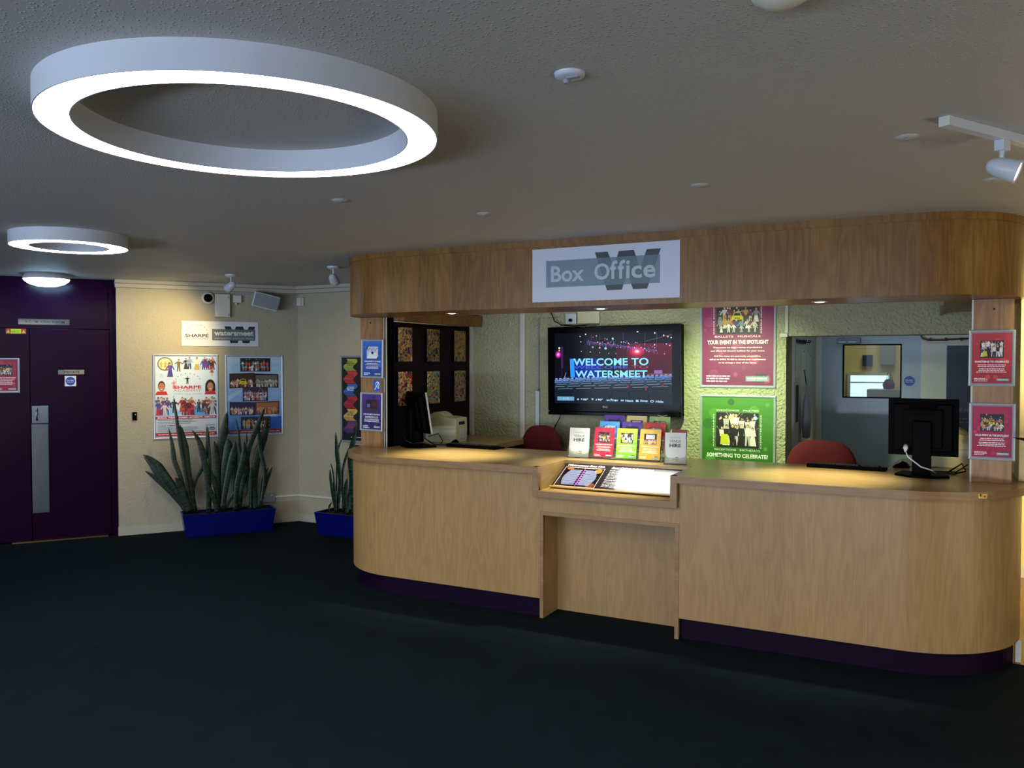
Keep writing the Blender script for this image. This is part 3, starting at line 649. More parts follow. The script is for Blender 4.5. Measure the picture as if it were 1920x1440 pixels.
def flyer(a, c0, c1, kind, title, l1=(), l2=(), words=None, seed=1, tcol='#ffffff', small=False, hl=None):
    W, H = a.w, a.h
    a.grad(0, 0, W, H, c0, c1, 12)
    a0 = lin(c1); a.bokeh(0, 0, W, H, [tuple(min(1, v * q + .015) for v in lin(c)) for c in (c0, c1) for q in (1.12, 1.28)], 26, seed, W * .02, W * .08)
    x, z, pw, ph = W * .20, H * .505, W * .60, H * .345
    if kind == 'car':
        a.photo(x, z, pw, ph, '#221c26', CR, 9, seed, 2, 6, ph * .42); a.rect(x, z, pw, ph * .16, '#2a2430'); a.car(x + pw * .36, z + ph * .36, pw * .26)
        a.crowd(x + pw * .06, z + ph * .05, pw * .9, ph * .2, 6, ['#e8e4e0', '#9a8ab8', '#c8c0b8'], ph * .26, seed + 3, 1)
    elif kind == 'party':
        a.photo(x, z, pw, ph, '#2a1c26', ['#e6e0e0', '#1c1a20', '#c8bcb8', '#f0ece8'], 7, seed, 2, 7, ph * .62, 1)
        a.quad([(x + pw * .10, z + ph * .08), (x + pw * .32, z + ph * .08), (x + pw * .28, z + ph * .38), (x + pw * .12, z + ph * .38)], '#cdd02a')
        a.ell(x + pw * .36, z + ph * .86, pw * .07, pw * .07, '#ffe2b0'); a.ell(x + pw * .92, z + ph * .86, pw * .045, pw * .045, '#bcd4ff')
    elif kind == 'stage':
        a.rect(x, z, pw, ph, '#1a0f1c'); a.rect(x + pw * .1, z + ph * .35, pw * .25, ph * .3, '#6a60b8'); a.rect(x + pw * .75, z + ph * .5, pw * .08, ph * .25, '#d83a30')
        a.quad([(x, z), (x + pw, z), (x + pw, z + ph * .22), (x, z + ph * .3)], '#3a2a40'); a.rect(x + pw * .5, z + ph * .4, pw * .45, ph * .5, '#4a1420')
    elif kind == 'room':
        a.rect(x, z, pw, ph, '#cfd6e8'); a.quad([(x, z), (x + pw, z), (x + pw * .8, z + ph * .5), (x + pw * .2, z + ph * .5)], '#f2f4fa'); a.rect(x + pw * .40, z + ph * .38, pw * .2, ph * .2, '#10131a')
        for i in range(6): a.rect(x + pw * (.05 + .16 * i), z + ph * (.75 if i % 2 else .65), pw * .1, ph * .15, '#8a94b8')
        a.quad([(x, z + ph * .7), (x + pw * .15, z + ph), (x, z + ph)], '#30363f'); a.quad([(x + pw, z + ph * .2), (x + pw * .85, z), (x + pw, z)], '#30363f')
    elif kind == 'hall':
        a.rect(x, z, pw, ph, '#3a2618'); a.rect(x + pw * .15, z + ph * .5, pw * .7, ph * .42, '#dcdcec')
        a.crowd(x + pw * .05, z + ph * .02, pw * .9, ph * .4, 9, ['#e0c0a0', '#c8906a', '#f0e8e0'], ph * .38, seed, 2)
    if words:
        t, l, r, bt = words
        if t: a.text(t, x, z + ph * 1.04, pw, H * .016, tcol)
        if l: a.text(l, x - W * .025, z, ph * .95, H * .014, tcol, rot=pi / 2)
        if r: a.text(r, x + pw + W * .04, z, ph * .95, H * .014, tcol, rot=pi / 2)
        if bt: a.text(bt, x - W * .02, z - H * .033, pw + W * .04, H * .018, tcol)
    a.text(title, W * .07, H * .405, W * .86, H * .040, tcol, 0.03)
    zz = H * .362
    for t in l1: a.text(t, W * (.5 - .0068 * len(t) - .04), zz, W * (.0136 * len(t) + .08), H * .019, tcol, 0.012); zz -= H * .034
    zz -= H * .018
    for t in l2: a.text(t, W * (.5 - .0068 * len(t) - .04), zz, W * (.0136 * len(t) + .08), H * .019, tcol, 0.012); zz -= H * .032
    if not l1:
        a.lines(W * .12, H * .355, W * .76, 2, H * .034, H * .013, tcol, True, seed); a.lines(W * .10, H * .275, W * .80, 3, H * .032, H * .013, tcol, True, seed + 1)
    a.lines(W * .06, H * .085, W * .36, 3, H * .026, H * .011, tcol, False, seed + 2)
    logo(a, W * .62, H * .035, W * .32, H * .065, sub=not small)

BZ, BY = 0.0, 6.638
SPL = (('Watersmeet can stage a variety of productions', 'and offers full theatre facilities for your event.'), ('Hall hire rates are extremely competitive,', 'call us on 01923 711063 to discuss your requirements', 'or to arrange a tour of the venue'))
poster('poster_frame', 'framed magenta poster Your Event In The Spotlight on the green lit wall', (-1.44, 6.65, 1.443), 0, 0.594, 0.841,
       lambda a: flyer(a, '#741650', '#982060', 'car', 'YOUR EVENT IN THE SPOTLIGHT', *SPL, words=('CONCERTS', 'DANCE SCHOOLS', 'AMATEUR DRAMATICS', 'BALLETS   MUSICALS'), seed=4), 'framed posters right of the television')
poster('poster_frame', 'framed green poster Something To Celebrate on the green lit wall', (-1.437, 6.65, 0.545), 0, 0.594, 0.841,
       lambda a: flyer(a, '#1f5c0a', '#4a8a2a', 'party', 'SOMETHING TO CELEBRATE?', words=('WEDDINGS   PARTIES', 'ANNIVERSARIES', 'CHRISTENINGS', 'RECEPTIONS   BIRTHDAYS'), seed=9), 'framed posters right of the television')
sm = dict(small=True)
poster('poster_frame', 'silver framed blue poster, upper one on the left oak pillar', (-3.986, 5.31, 1.520), 0, 0.215, 0.305, lambda a: flyer(a, '#0f3f9a', '#2a68c0', 'room', 'COME AND MEET AT OUR PLACE', seed=3), 'framed posters on the pillars', 0.016, tilt=R(1.0))
poster('poster_frame', 'silver framed purple poster, lower one on the left oak pillar', (-3.996, 5.31, 1.102), 0, 0.218, 0.305, lambda a: flyer(a, '#1e1250', '#4a2a80', 'stage', 'COME AND MEET AT OUR PLACE', seed=5), 'framed posters on the pillars', 0.016, tilt=R(1.0))
poster('poster_frame', 'silver framed red poster Something To Celebrate, upper on the right oak pillar', (0.240, 5.31, 1.514), 0, 0.226, 0.312, lambda a: flyer(a, '#a81428', '#b83038', 'party', 'SOMETHING TO CELEBRATE?', seed=6), 'framed posters on the pillars', 0.018)
poster('poster_frame', 'silver framed crimson poster Your Event In The Spotlight, lower on the right pillar', (0.246, 5.31, 1.104), 0, 0.226, 0.316, lambda a: flyer(a, '#a01040', '#a82450', 'car', 'YOUR EVENT IN THE SPOTLIGHT', seed=8), 'framed posters on the pillars', 0.018)
poster('poster_frame', 'silver framed crimson poster on the left purple door leaf', tuple(w1(-2.598, -0.06, 1.367)), A1, 0.228, 0.316, lambda a: flyer(a, '#98123a', '#a02a48', 'car', 'YOUR EVENT IN THE SPOTLIGHT', seed=2), None, 0.018)
# hearing loop sticker
a = Art(0.066, 0.088, '#2a5fc0'); a.ell(0.038, 0.055, 0.02, 0.022, '#dfe8f8', 20); a.ell(0.036, 0.052, 0.013, 0.015, '#2a5fc0', 20)
a.quad([(0.008, 0.014), (0.016, 0.010), (0.054, 0.07), (0.048, 0.076)], '#dfe8f8'); a.rect(0.04, 0.02, 0.014, 0.012, '#dfe8f8')
o = a.build('sticker', 'paper', None, weld=False); o.location = (-3.942, 5.3095, 1.418); tag(o, 'small blue and white hearing loop sticker on the left pillar', 'sticker')

# academy poster
def academy(a):
    W, H = a.w, a.h
    a.grad(0, 0, W, H, '#e4ecf2', '#cfe4f2', 8)
    for (x0, z0, x1, c) in ((0, .26, .5, '#9cc8ea'), (.45, .26, .9, '#5fa4dc'), (.6, .84, 1, '#a8d2ee'), (0, .86, .4, '#b8dcf0')):
        a.quad([(W * x0, H * z0), (W * x1, H * z0), (W * (x0 + x1) / 2, H * (z0 + .13))], c)
    a.rect(0, 0, W, H * .255, '#c8d0da')
    a.ell(W * .16, H * .905, W * .125, H * .085, '#8a7038', 24); a.ell(W * .16, H * .905, W * .105, H * .07, '#f0e6b0', 24)
    a.crowd(W * .08, H * .86, W * .16, H * .05, 3, ['#e8eedc', '#c8a83a', '#7a9a48'], H * .075, 3, 1)
    a.person(W * .10, H * .735, H * .11, '#f2ece4', '#c8d0d8'); a.person(W * .24, H * .745, H * .18, '#5a4a9a', '#4a3f96', dress=True)
    a.person(W * .38, H * .81, H * .155, '#7a6238', '#6a5430', arms=.25); a.person(W * .50, H * .84, H * .14, '#2c2c2a', '#35352c', dress=True); a.person(W * .56, H * .84, H * .15, '#8aa0c8', '#242c4a')
    a.person(W * .68, H * .83, H * .16, '#e0dccc', '#c9aa3c', dress=True)
    a.crowd(W * .78, H * .83, W * .2, H * .1, 4, ['#7a2030', '#4a3a8a', '#1c2430', '#b0322c'], H * .13, 5, 2); a.person(W * .93, H * .745, H * .1, '#b04030', '#e0b8a0')
    for i in range(9):
        q = R(190 - i * 22); a.ell(W * (.53 + .20 * cos(q)), H * (.70 + .085 * sin(q)), W * .009, W * .009, '#6a6c74', 6)
    a.person(W * .52, H * .655, H * .095, '#26282a', '#1c1e20', arms=.4); a.person(W * .30, H * .60, H * .10, '#e08a78', '#e09a88', '#e8a898', '#d88070', .3, True)
    a.text('SHARPE', W * .29, H * .595, W * .46, H * .04, '#c01c28', 0.03); a.text('ACADEMY', W * .29, H * .562, W * .46, H * .026, '#d87880', 0.0)
    a.text('THEATRE ARTS', W * .29, H * .525, W * .46, H * .014, '#b8b8c0', 0.0)
    for cx, hair, skin in ((.10, '#20140e', '#b87a50'), (.90, '#1a100c', '#b8805a')):
        if cx > .5: a.ell(W * cx, H * .625, W * .085, H * .085, hair, 20); a.rect(W * (cx - .085), H * .525, W * .17, H * .10, hair)
        a.quad([(W * (cx - .1), H * .522), (W * (cx + .1), H * .522), (W * (cx + .075), H * .565), (W * (cx - .075), H * .565)], '#c0202c')
        a.rect(W * (cx - .025), H * .56, W * .05, H * .03, skin); a.ell(W * cx, H * .632, W * .058, H * .062, hair, 20); a.ell(W * cx, H * .618, W * .05, H * .055, skin, 20)
        for e in (-.02, .02): a.ell(W * (cx + e), H * .628, W * .007, H * .004, '#1a1010', 8)
        a.ell(W * cx, H * .592, W * .018, H * .005, '#f0e0d8', 8)
    a.crowd(W * .02, H * .27, W * .2, H * .14, 4, ['#c0282c', '#4a3f8a', '#3a5f9a', '#d8c8c0'], H * .19, 12, 2); a.person(W * .30, H * .30, H * .17, '#2a3a2c', '#243026', arms=.3)
    a.crowd(W * .42, H * .265, W * .2, H * .16, 4, ['#7c1f38', '#a83038', '#b05048', '#5a1a2c'], H * .18, 14, 2); a.crowd(W * .68, H * .30, W * .12, H * .1, 2, ['#2a2e36', '#464c56'], H * .17, 16, 1, 1)
    a.crowd(W * .82, H * .27, W * .17, H * .14, 4, ['#24282c', '#b8bcc0', '#8a3028', '#2c3c5c'], H * .18, 18, 2)
    a.rect(0, H * .222, W, H * .034, '#a8283a'); a.text('MUSICAL THEATRE CLASSES - SATURDAYS - AGES 3-18', W * .03, H * .230, W * .94, H * .018, '#ffffff', 0.02)
    a.lines(W * .03, H * .205, W * .74, 3, H * .02, H * .006, '#6a7078', False, 3); a.text('CLASS TIMES', W * .03, H * .135, W * .28, H * .013, '#2a3038', 0.02)
    a.lines(W * .03, H * .118, W * .74, 5, H * .013, H * .005, '#8a90a0', False, 5)
    a.text('SHARPE', W * .82, H * .13, W * .15, H * .014, '#3a4048'); logo(a, W * .82, H * .075, W * .15, H * .03, '#2a6a60')
    a.rect(0, H * .012, W, H * .042, '#b02418'); a.text('www.sharpeacademy.co.uk', W * .03, H * .022, W * .94, H * .020, '#f8f0f0', 0.02)
poster('poster_frame', 'large framed white and blue academy poster with many small performers', tuple(w1(-1.081, 0.0, 0.90)), A1, 0.594, 0.822, academy, 'framed posters behind the plants')
def collage(a):
    W, H = a.w, a.h
    a.grad(0, 0, W, H, '#3f7fc8', '#b8d4e4', 12)
    for q in ((0, .85, .25, .95, .2, .8), (0, .5, .4, .62, 0, .42), (1, .9, .6, .98, .6, .8), (1, .2, .6, .15, .7, .32)):
        a.quad([(W * q[0], H * q[1]), (W * q[2], H * q[3]), (W * q[4], H * q[5])], '#a8c8dc')
    a.quad([(W * .8, H * .04), (W, H * .04), (W, H * .22), (W * .78, H * .22)], '#2a55b0')
    a.photo(W * .24, H * .81, W * .56, H * .175, '#1c1622', ['#e8603a', '#d84830', '#e8e0d8', '#68b0a8'], 9, 21, 2, 4, H * .075)
    def tilted(x, z, w_, h_, base, cols, seed, d, sky=None):
        a.quad([(W * x, H * (z - d)), (W * (x + w_), H * (z + d)), (W * (x + w_), H * (z + h_ + d)), (W * x, H * (z + h_ - d))], base)
        if sky: a.rect(W * (x + w_ * .05), H * (z + h_ * .5), W * w_ * .9, H * h_ * .4, sky)
        a.crowd(W * (x + .02), H * (z + .01), W * (w_ - .05), H * h_ * .45, 8, cols, H * h_ * .45, seed, 2)
    tilted(.04, .60, .46, .19, '#2a1410', ['#b83a20', '#c8a070', '#a86040', '#e8d8c0'], 22, .005, '#3a2418'); a.car(W * .22, H * .635, W * .14)
    tilted(.50, .60, .45, .18, '#141014', ['#b8b0a0', '#8a8478', '#d8d0c0'], 23, -.005, '#6a6458')
    a.photo(W * .28, H * .425, W * .47, H * .18, '#3a3044', ['#c8b8c8', '#a89ab0', '#c86848', '#e0d8d0'], 10, 24, 2, 5, H * .07); a.ell(W * .50, H * .575, W * .09, H * .022, '#2c2438', 20)
    tilted(.04, .245, .47, .17, '#241838', ['#e0c080', '#d8a8a0', '#e8e4c0', '#8a5a9a'], 25, -.005, '#2c2448')
    tilted(.51, .25, .45, .17, '#5a3018', ['#d89040', '#e0c8b0', '#6a8aa8', '#c85830'], 26, .004, '#a0683a')
    a.photo(W * .24, H * .06, W * .55, H * .165, '#2a2830', ['#b8a030', '#c8c8c8', '#90a0a0', '#c87828'], 9, 27, 2, 3, H * .075)
    a.rect(0, H * .012, W, H * .042, '#8a1c20'); a.text('www.sharpeacademy.co.uk', W * .03, H * .02, W * .94, H * .02, '#f0c8b0', 0.02)
poster('poster_frame', 'large framed blue poster with a collage of dark stage photographs', tuple(w1(-0.437, 0.0, 0.902)), A1, 0.566, 0.815, collage, 'framed posters behind the plants')
def panto(a):
    W, H = a.w, a.h
    a.rect(0, 0, W, H, '#0b090c')
    cols = [('#a8b84a', '#2a1c10'), ('#c83a38', '#7a1c22'), ('#3a6ab8', '#e8eef4'), ('#b82838', '#5a1020'), ('#d8b060', '#3a1c14'), ('#5a3a70', '#b02a40')]
    zz = H * .985
    for i, (c, d) in enumerate(cols):
        h_ = H * .145; n = 14
        for k in range(n):
            za = zz - h_ * k / n; zb = zz - h_ * (k + 1) / n; o1 = .05 * W * sin((k / n) * 2 * pi + .5); o2 = .05 * W * sin(((k + 1) / n) * 2 * pi + .5)
            q = lin(c); f = 0.9 if k < 9 else .6
            a.quad([(W * .08 + o1, za), (W * .08 + o2, zb), (W * .30 + o2, zb), (W * .30 + o1, za)], tuple(v * f for v in q))
        a.text('SHOW', W * .11, zz - h_ * .55, W * .16, h_ * .2, d, 0.03) if False else a.lines(W * .10, zz - h_ * .30, W * .18, 3, h_ * .12, h_ * .06, d, True, 40 + i)
        zz -= h_ * 1.04
    a.quad([(W * .42, H * .80), (W * .60, H * .86), (W * .72, H * .60), (W * .52, H * .56)], '#a8b84a'); a.quad([(W * .40, H * .36), (W * .52, H * .40), (W * .55, H * .30), (W * .42, H * .26)], '#c83a38')
    a.rect(W * .62, H * .3, W * .3, H * .2, '#3a6ab8'); a.lines(W * .2, H * .035, W * .5, 1, .01, H * .01, '#c8c8d0', False, 2)
poster('poster_frame', 'black poster with curling coloured leaflets in a grey frame behind the left pillar', (-5.058, 6.61, 0.845), 0, 0.594, 0.864, panto, bar=0.02, fm='grey_plastic')

# Box Office sign on the fascia
def boards(name, label, loc, rz, w_, h_, draw, base, thick=0.006, cat='sign', m='paper'):
    t = thing(name, label, cat, loc, rz)
    b = MB(); b.box(-w_ / 2, w_ / 2, -thick, 0, 0, h_); b.build('board', 'white_paint', t, bevel=0.0005)
    a = Art(w_, h_, base); draw(a); o = a.build('print', m, t, weld=False); o.location = (0, -thick - 0.0004, 0); return t
def boxoffice(a):
    W, H = a.w, a.h
    a.wlogo(W * .445, H * .175, W * .435, H * .70, '#22353c')
    a.rect(W * .10, H * .27, W * .775, H * .50, '#6f8592')
    # the letter darkens where the grey band overlaps it
    s = Art.wlogo; k = a.k
    def clipst(x0b, x1b, x0t, x1t):
        f = lambda z: (z - .175) / .70
        za, zb = .27, .77; A, B = f(za), f(zb); X = W * .445; ww = W * .435
        L = lambda t: X + ww * (x0b + (x0t - x0b) * t); Rr = lambda t: X + ww * (x1b + (x1t - x1b) * t)
        a.quad([(L(A), H * za), (Rr(A), H * za), (min(Rr(B), W * .875), H * zb), (min(L(B), W * .875), H * zb)], '#566c76')
    clipst(.19, .42, 0, .20); clipst(.19, .42, .37, .60); clipst(.59, .80, .37, .60); clipst(.59, .80, .79, 1.0)
    a.text('Box', W * .135, H * .365, W * .235, H * .30, '#b4c0cc', 0.022)
    for ch, x_, w_, z_, h_ in (('O', .44, .105, .37, .30), ('f', .548, .048, .375, .335), ('f', .600, .048, .375, .335), ('i', .655, .024, .375, .32), ('c', .690, .068, .37, .225), ('e', .768, .078, .37, .225)): a.text(ch, W * x_, H * z_, W * w_, H * h_, '#b4c0cc', 0.022)
boards('box_office_sign', 'white Box Office sign with large dark W on the oak fascia', (-1.858, YF, 2.028), 0, 0.962, 0.336, boxoffice, '#c9cede')
def academy_sign(a):
    W, H = a.w, a.h
    for i in range(9):
        q = R(180 - i * 22.5); a.ell(W * (.195 + .135 * cos(q)), H * (.52 + .34 * sin(q)), W * .008, W * .008, '#9aa0a0', 6)
    a.text('SHARPE', W * .045, H * .35, W * .30, H * .13, '#33383a', 0.03); a.text('ACADEMY', W * .045, H * .245, W * .30, H * .09, '#8a9092'); a.text('THEATRE ARTS', W * .07, H * .15, W * .27, H * .035, '#b8bcbc')
    a.wlogo(W * .55, H * .13, W * .41, H * .68, '#1f2729'); a.rect(W * .39, H * .23, W * .57, H * .46, '#5d686a')
    a.text('watersmeet', W * .415, H * .43, W * .52, H * .19, '#d6dadc', 0.03); a.text('versatile venue hire', W * .415, H * .285, W * .52, H * .085, '#b0b8ba', 0.01)
boards('wall_sign', 'white wall sign with star arc and dark W above the two large posters', tuple(w1(-0.758, 0, 1.803)), A1, 0.722, 0.243, academy_sign, '#d8dade')
# door signs
boards('room_sign', 'long polished metal room name plate above the purple doors', tuple(w1(-2.285, -0.068, 1.988)), A1, 0.41, 0.05, lambda a: a.text('V.C.  M. KING ROOM', 0.05, 0.013, 0.32, 0.024, '#101010', 0.02), '#4c4e50', 0.002, m='glossy_print')
boards('private_sign', 'small metal PRIVATE plate on the purple door', tuple(w1(-2.071, -0.059, 1.532)), A1, 0.214, 0.042, lambda a: (a.rect(.0, 0, .05, .042, '#6a6d70'), a.text('PRIVATE', 0.05, 0.010, 0.125, 0.022, '#15161a', 0.02)), '#8f8a72', 0.0015, m='glossy_print')
def fd(a):
    a.ell(a.w / 2, a.h / 2, a.w * .42, a.w * .42, '#1a3a9c', 28); a.text('Fire door', a.w * .2, a.h * .53, a.w * .6, a.h * .10, '#dfe6f4', 0.02); a.text('keep shut', a.w * .2, a.h * .36, a.w * .6, a.h * .10, '#dfe6f4', 0.02)
boards('fire_door_sign', 'small white sign with blue disc below the PRIVATE plate', tuple(w1(-2.079, -0.059, 1.422)), A1, 0.094, 0.095, fd, '#d6dae2', 0.001)
def lz(a):
    W, H = a.w, a.h; a.rect(W * .25, H * .1, W * .5, H * .82, '#b6d628')
    for x in (.12, .88): a.quad([(W * (x - .1), H * .18), (W * (x + .1), H * .18), (W * x, H * .8)], '#c8c03a')
    a.lines(W * .28, H * .62, W * .44, 3, H * .2, H * .08, '#5a7a10', True, 4)
boards('warning_sign', 'small red and lime warning strip at the top of the left door leaf', tuple(w1(-2.508, -0.059, 1.90)), A1, 0.158, 0.048, lz, '#a8322a', 0.001)

# ================================================================== WALL FITTINGS
def wt(name, label, cat, s_, off, z): return thing(name, label, cat, tuple(w1(s_, off, z)), A1)
t = wt('security_camera', 'round dome security camera under the cornice of the poster wall', 'camera', -0.875, 0.0, 2.272)
Mx = Matrix.Rotation(pi / 2, 4, 'X')
b = MB(); b.lathe([(0.062, 0), (0.062, 0.02), (0.052, 0.04), (0.043, 0.046), (0.04, 0.03), (0.0, 0.03)], 32, Mx); b.build('housing', 'white_paint', t, smooth=True)
b = MB(); b.lathe([(0.041, 0.035), (0.038, 0.055), (0.025, 0.068), (0.0, 0.074)], 28, Mx); b.build('dome', 'gloss_black', t, smooth=True)
t = wt('control_box', 'white rectangular box on the wall beside the dome camera', 'box', -0.742, 0.0, 2.09)
b = MB(); b.box(-0.07, 0.07, -0.05, 0, 0, 0.225); b.build('casing', 'white_paint', t, bevel=0.004)
for z in (.185, .01):
    b = MB(); b.box(0.05, 0.062, -0.052, -0.05, z, z + .025); b.build('hinge', 'grey_plastic', t)
t = wt('junction_box', 'small white junction box right of the white control box', 'box', -0.60, 0.0, 2.235)
b = MB(); b.box(-0.04, 0.04, -0.035, 0, 0, 0.075); b.build('casing', 'white_paint', t, bevel=0.004)
b = MB(); b.tube([(-0.01, -0.02, 0.0), (-0.01, -0.02, -0.02)], 0.012, 12); b.build('knob', 'white_paint', t, smooth=True)
t = wt('loudspeaker', 'tilted white wall loudspeaker under the cornice', 'speaker', -0.345, 0.175, 2.245)
t.rotation_euler[1] = R(13); t.rotation_euler[0] = R(8)
b = MB(); b.prism([(-0.13, 0.0), (0.13, 0.0), (0.105, 0.13), (-0.105, 0.13)], -0.075, 0.075); b.build('cabinet', 'lamp_white', t, bevel=0.012)
b = MB(); b.box(-0.118, 0.118, -0.006, 0.0, -0.062, 0.062); b.build('grille', 'grey_plastic', t, bevel=0.008)
b = MB(); b.tube([(0, 0.13, 0), (0, 0.155, 0.0)], 0.015, 10); b.build('bracket', 'lamp_white', t)
t = wt('wall_sensor', 'small black switch plate with white dot on the cream wall beside the door', 'switch', -1.542, 0.0, 1.092)
b = MB(); b.box(-0.02, 0.02, -0.012, 0, 0, 0.078); b.build('plate', 'black_plastic', t, bevel=0.002)
b = MB(); b.box(0.002, 0.009, -0.0135, -0.012, 0.05, 0.06); b.build('indicator', 'lamp_white', t)
t = wt('wall_socket', 'grey double power socket low on the wall right of the large plant', 'socket', -0.318, 0.0, 0.222)
b = MB(); b.box(-0.07, 0.07, -0.03, 0, 0, 0.09); b.build('box', 'grey_plastic', t, bevel=0.004)
for x in (-.045, .025):
    b = MB(); b.box(x, x + .02, -0.034, -0.03, 0.06, 0.078); b.build('switch', 'white_paint', t)
b = MB(); obox(b, -0.248, 0.0, 0, 0.014, 0.262, 0.280); b.mesh([(x, y, z) for x in (-5.906, -5.20) for y in (6.596, 6.61) for z in (0.262, 0.280)], [(0, 1, 3, 2), (4, 6, 7, 5), (0, 4, 5, 1), (2, 3, 7, 6), (0, 2, 6, 4), (1, 5, 7, 3)])
tag(b.build('cable_trunking', 'white_paint'), 'thin white cable trunking running low round the wall corner', 'trunking')
b = MB(); obox(b, -0.80, -0.02, 0.0, 0.006, 2.325, 2.333); tag(b.build('wall_cable', 'grey_plastic'), 'thin grey cable running under the cornice', 'cable')
t = thing('alarm_contact', 'small white wall box in the corner under the cornice', 'box', (-5.855, 6.61, 2.222))
b = MB(); b.box(-0.045, 0.045, -0.025, 0, 0, 0.085); b.build('casing', 'white_paint', t, bevel=0.003)
b = MB(); b.box(0.018, 0.022, -0.027, -0.025, 0.0, 0.085); b.build('seam', 'grey_plastic', t)

# ================================================================== PLANTS
LEAVES_A = [([(-0.558, 1.329), (-0.537, 1.147), (-0.51, 0.919), (-0.47, 0.643), (-0.43, 0.365), (-0.406, 0.225)], 0.032), ([(-0.5, 1.055), (-0.468, 0.871), (-0.445, 0.641), (-0.409, 0.363), (-0.397, 0.224)], 0.074), ([(-0.602, 1.027), (-0.574, 0.876), (-0.554, 0.711), (-0.505, 0.571), (-0.448, 0.32), (-0.423, 0.226)], 0.042), ([(-0.82, 0.784), (-0.722, 0.684), (-0.615, 0.515), (-0.507, 0.361), (-0.44, 0.228)], 0.107), ([(-0.809, 0.635), (-0.715, 0.557), (-0.591, 0.422), (-0.482, 0.277), (-0.423, 0.217)], 0.046), ([(-0.552, 0.565), (-0.514, 0.49), (-0.473, 0.368), (-0.432, 0.227)], 0.065), ([(-0.403, 1.006), (-0.339, 0.893), (-0.297, 0.716), (-0.273, 0.585), (-0.266, 0.399), (-0.263, 0.204)], 0.056), ([(-0.26, 1.029), (-0.257, 0.816), (-0.298, 0.642), (-0.36, 0.535), (-0.391, 0.408), (-0.363, 0.212)], 0.042), ([(-0.239, 0.861), (-0.238, 0.583), (-0.246, 0.203)], 0.019), ([(-0.713, 0.711), (-0.648, 0.589), (-0.532, 0.418), (-0.432, 0.236)], 0.056), ([(-0.066, 1.162), (-0.094, 0.995), (-0.126, 0.856), (-0.146, 0.625), (-0.158, 0.206)], 0.083), ([(-0.196, 0.887), (-0.188, 0.766), (-0.173, 0.533), (-0.163, 0.206)], 0.048), ([(-0.068, 0.901), (-0.064, 0.807), (-0.102, 0.575), (-0.132, 0.204)], 0.083), ([(-0.001, 0.879), (-0.02, 0.777), (-0.048, 0.666), (-0.094, 0.435), (-0.132, 0.204)], 0.065), ([(0.005, 1.104), (0.031, 0.953), (0.039, 0.802), (0.078, 0.621), (0.112, 0.373), (0.12, 0.202)], 0.03), ([(0.27, 1.205), (0.228, 1.097), (0.162, 0.938), (0.116, 0.818), (0.087, 0.659), (0.049, 0.425), (-0.007, 0.203)], 0.057), ([(0.108, 0.95), (0.106, 0.799), (0.114, 0.61), (0.131, 0.42), (0.12, 0.202)], 0.039), ([(0.315, 1.094), (0.291, 0.962), (0.234, 0.793), (0.197, 0.653), (0.177, 0.464), (0.175, 0.198)], 0.083), ([(0.227, 1.05), (0.221, 0.889), (0.234, 0.765), (0.27, 0.601), (0.269, 0.458), (0.23, 0.213)], 0.041), ([(0.353, 0.606), (0.316, 0.531), (0.278, 0.429), (0.249, 0.316), (0.221, 0.213)], 0.042), ([(0.316, 0.603), (0.278, 0.534), (0.241, 0.46), (0.221, 0.213)], 0.023), ([(0.071, 0.876), (0.06, 0.707), (0.004, 0.475), (-0.016, 0.204)], 0.056), ([(0.086, 0.526), (0.049, 0.425), (-0.042, 0.328), (-0.096, 0.219)], 0.041), ([(-0.256, 1.033), (-0.249, 0.88), (-0.237, 0.676), (-0.237, 0.212)], 0.028), ([(-0.238, 0.63), (-0.208, 0.507), (-0.183, 0.394), (-0.167, 0.206)], 0.042), ([(-0.27, 0.493), (-0.236, 0.398), (-0.201, 0.302), (-0.185, 0.198)], 0.046), ([(0.016, 0.813), (-0.004, 0.57), (-0.014, 0.382), (0.011, 0.202)], 0.051), ([(0.141, 0.618), (0.14, 0.466), (0.138, 0.201)], 0.03), ([(0.176, 0.416), (0.18, 0.312), (0.184, 0.197)], 0.056), ([(0.05, 0.491), (0.049, 0.378), (0.038, 0.209)], 0.051)]
LEAVES_B = [([(-0.349, 0.966), (-0.331, 0.787), (-0.307, 0.631), (-0.293, 0.474), (-0.33, 0.187)], 0.054), ([(-0.437, 0.603), (-0.423, 0.505), (-0.399, 0.348), (-0.36, 0.193)], 0.032), ([(-0.435, 0.659), (-0.402, 0.578), (-0.378, 0.421), (-0.36, 0.193)], 0.019), ([(-0.31, 0.914), (-0.355, 0.802), (-0.367, 0.627), (-0.368, 0.39), (-0.35, 0.186)], 0.019), ([(-0.071, 0.85), (-0.168, 0.834), (-0.217, 0.769), (-0.267, 0.633), (-0.278, 0.475), (-0.27, 0.192)], 0.028), ([(-0.187, 0.919), (-0.188, 0.755), (-0.199, 0.559), (-0.21, 0.401), (-0.241, 0.187)], 0.02), ([(-0.022, 1.065), (-0.071, 0.878), (-0.106, 0.72), (-0.102, 0.565), (-0.094, 0.207)], 0.066), ([(-0.164, 0.647), (-0.131, 0.548), (-0.112, 0.408), (-0.114, 0.198)], 0.039), ([(-0.111, 0.564), (-0.161, 0.468), (-0.23, 0.353), (-0.29, 0.191)], 0.025), ([(-0.404, 0.284), (-0.435, 0.234), (-0.425, 0.187)], 0.02), ([(-0.24, 0.36), (-0.23, 0.282), (-0.231, 0.196)], 0.046), ([(-0.15, 0.546), (-0.181, 0.364), (-0.172, 0.193)], 0.05), ([(-0.358, 0.509), (-0.339, 0.353), (-0.34, 0.194)], 0.046)]

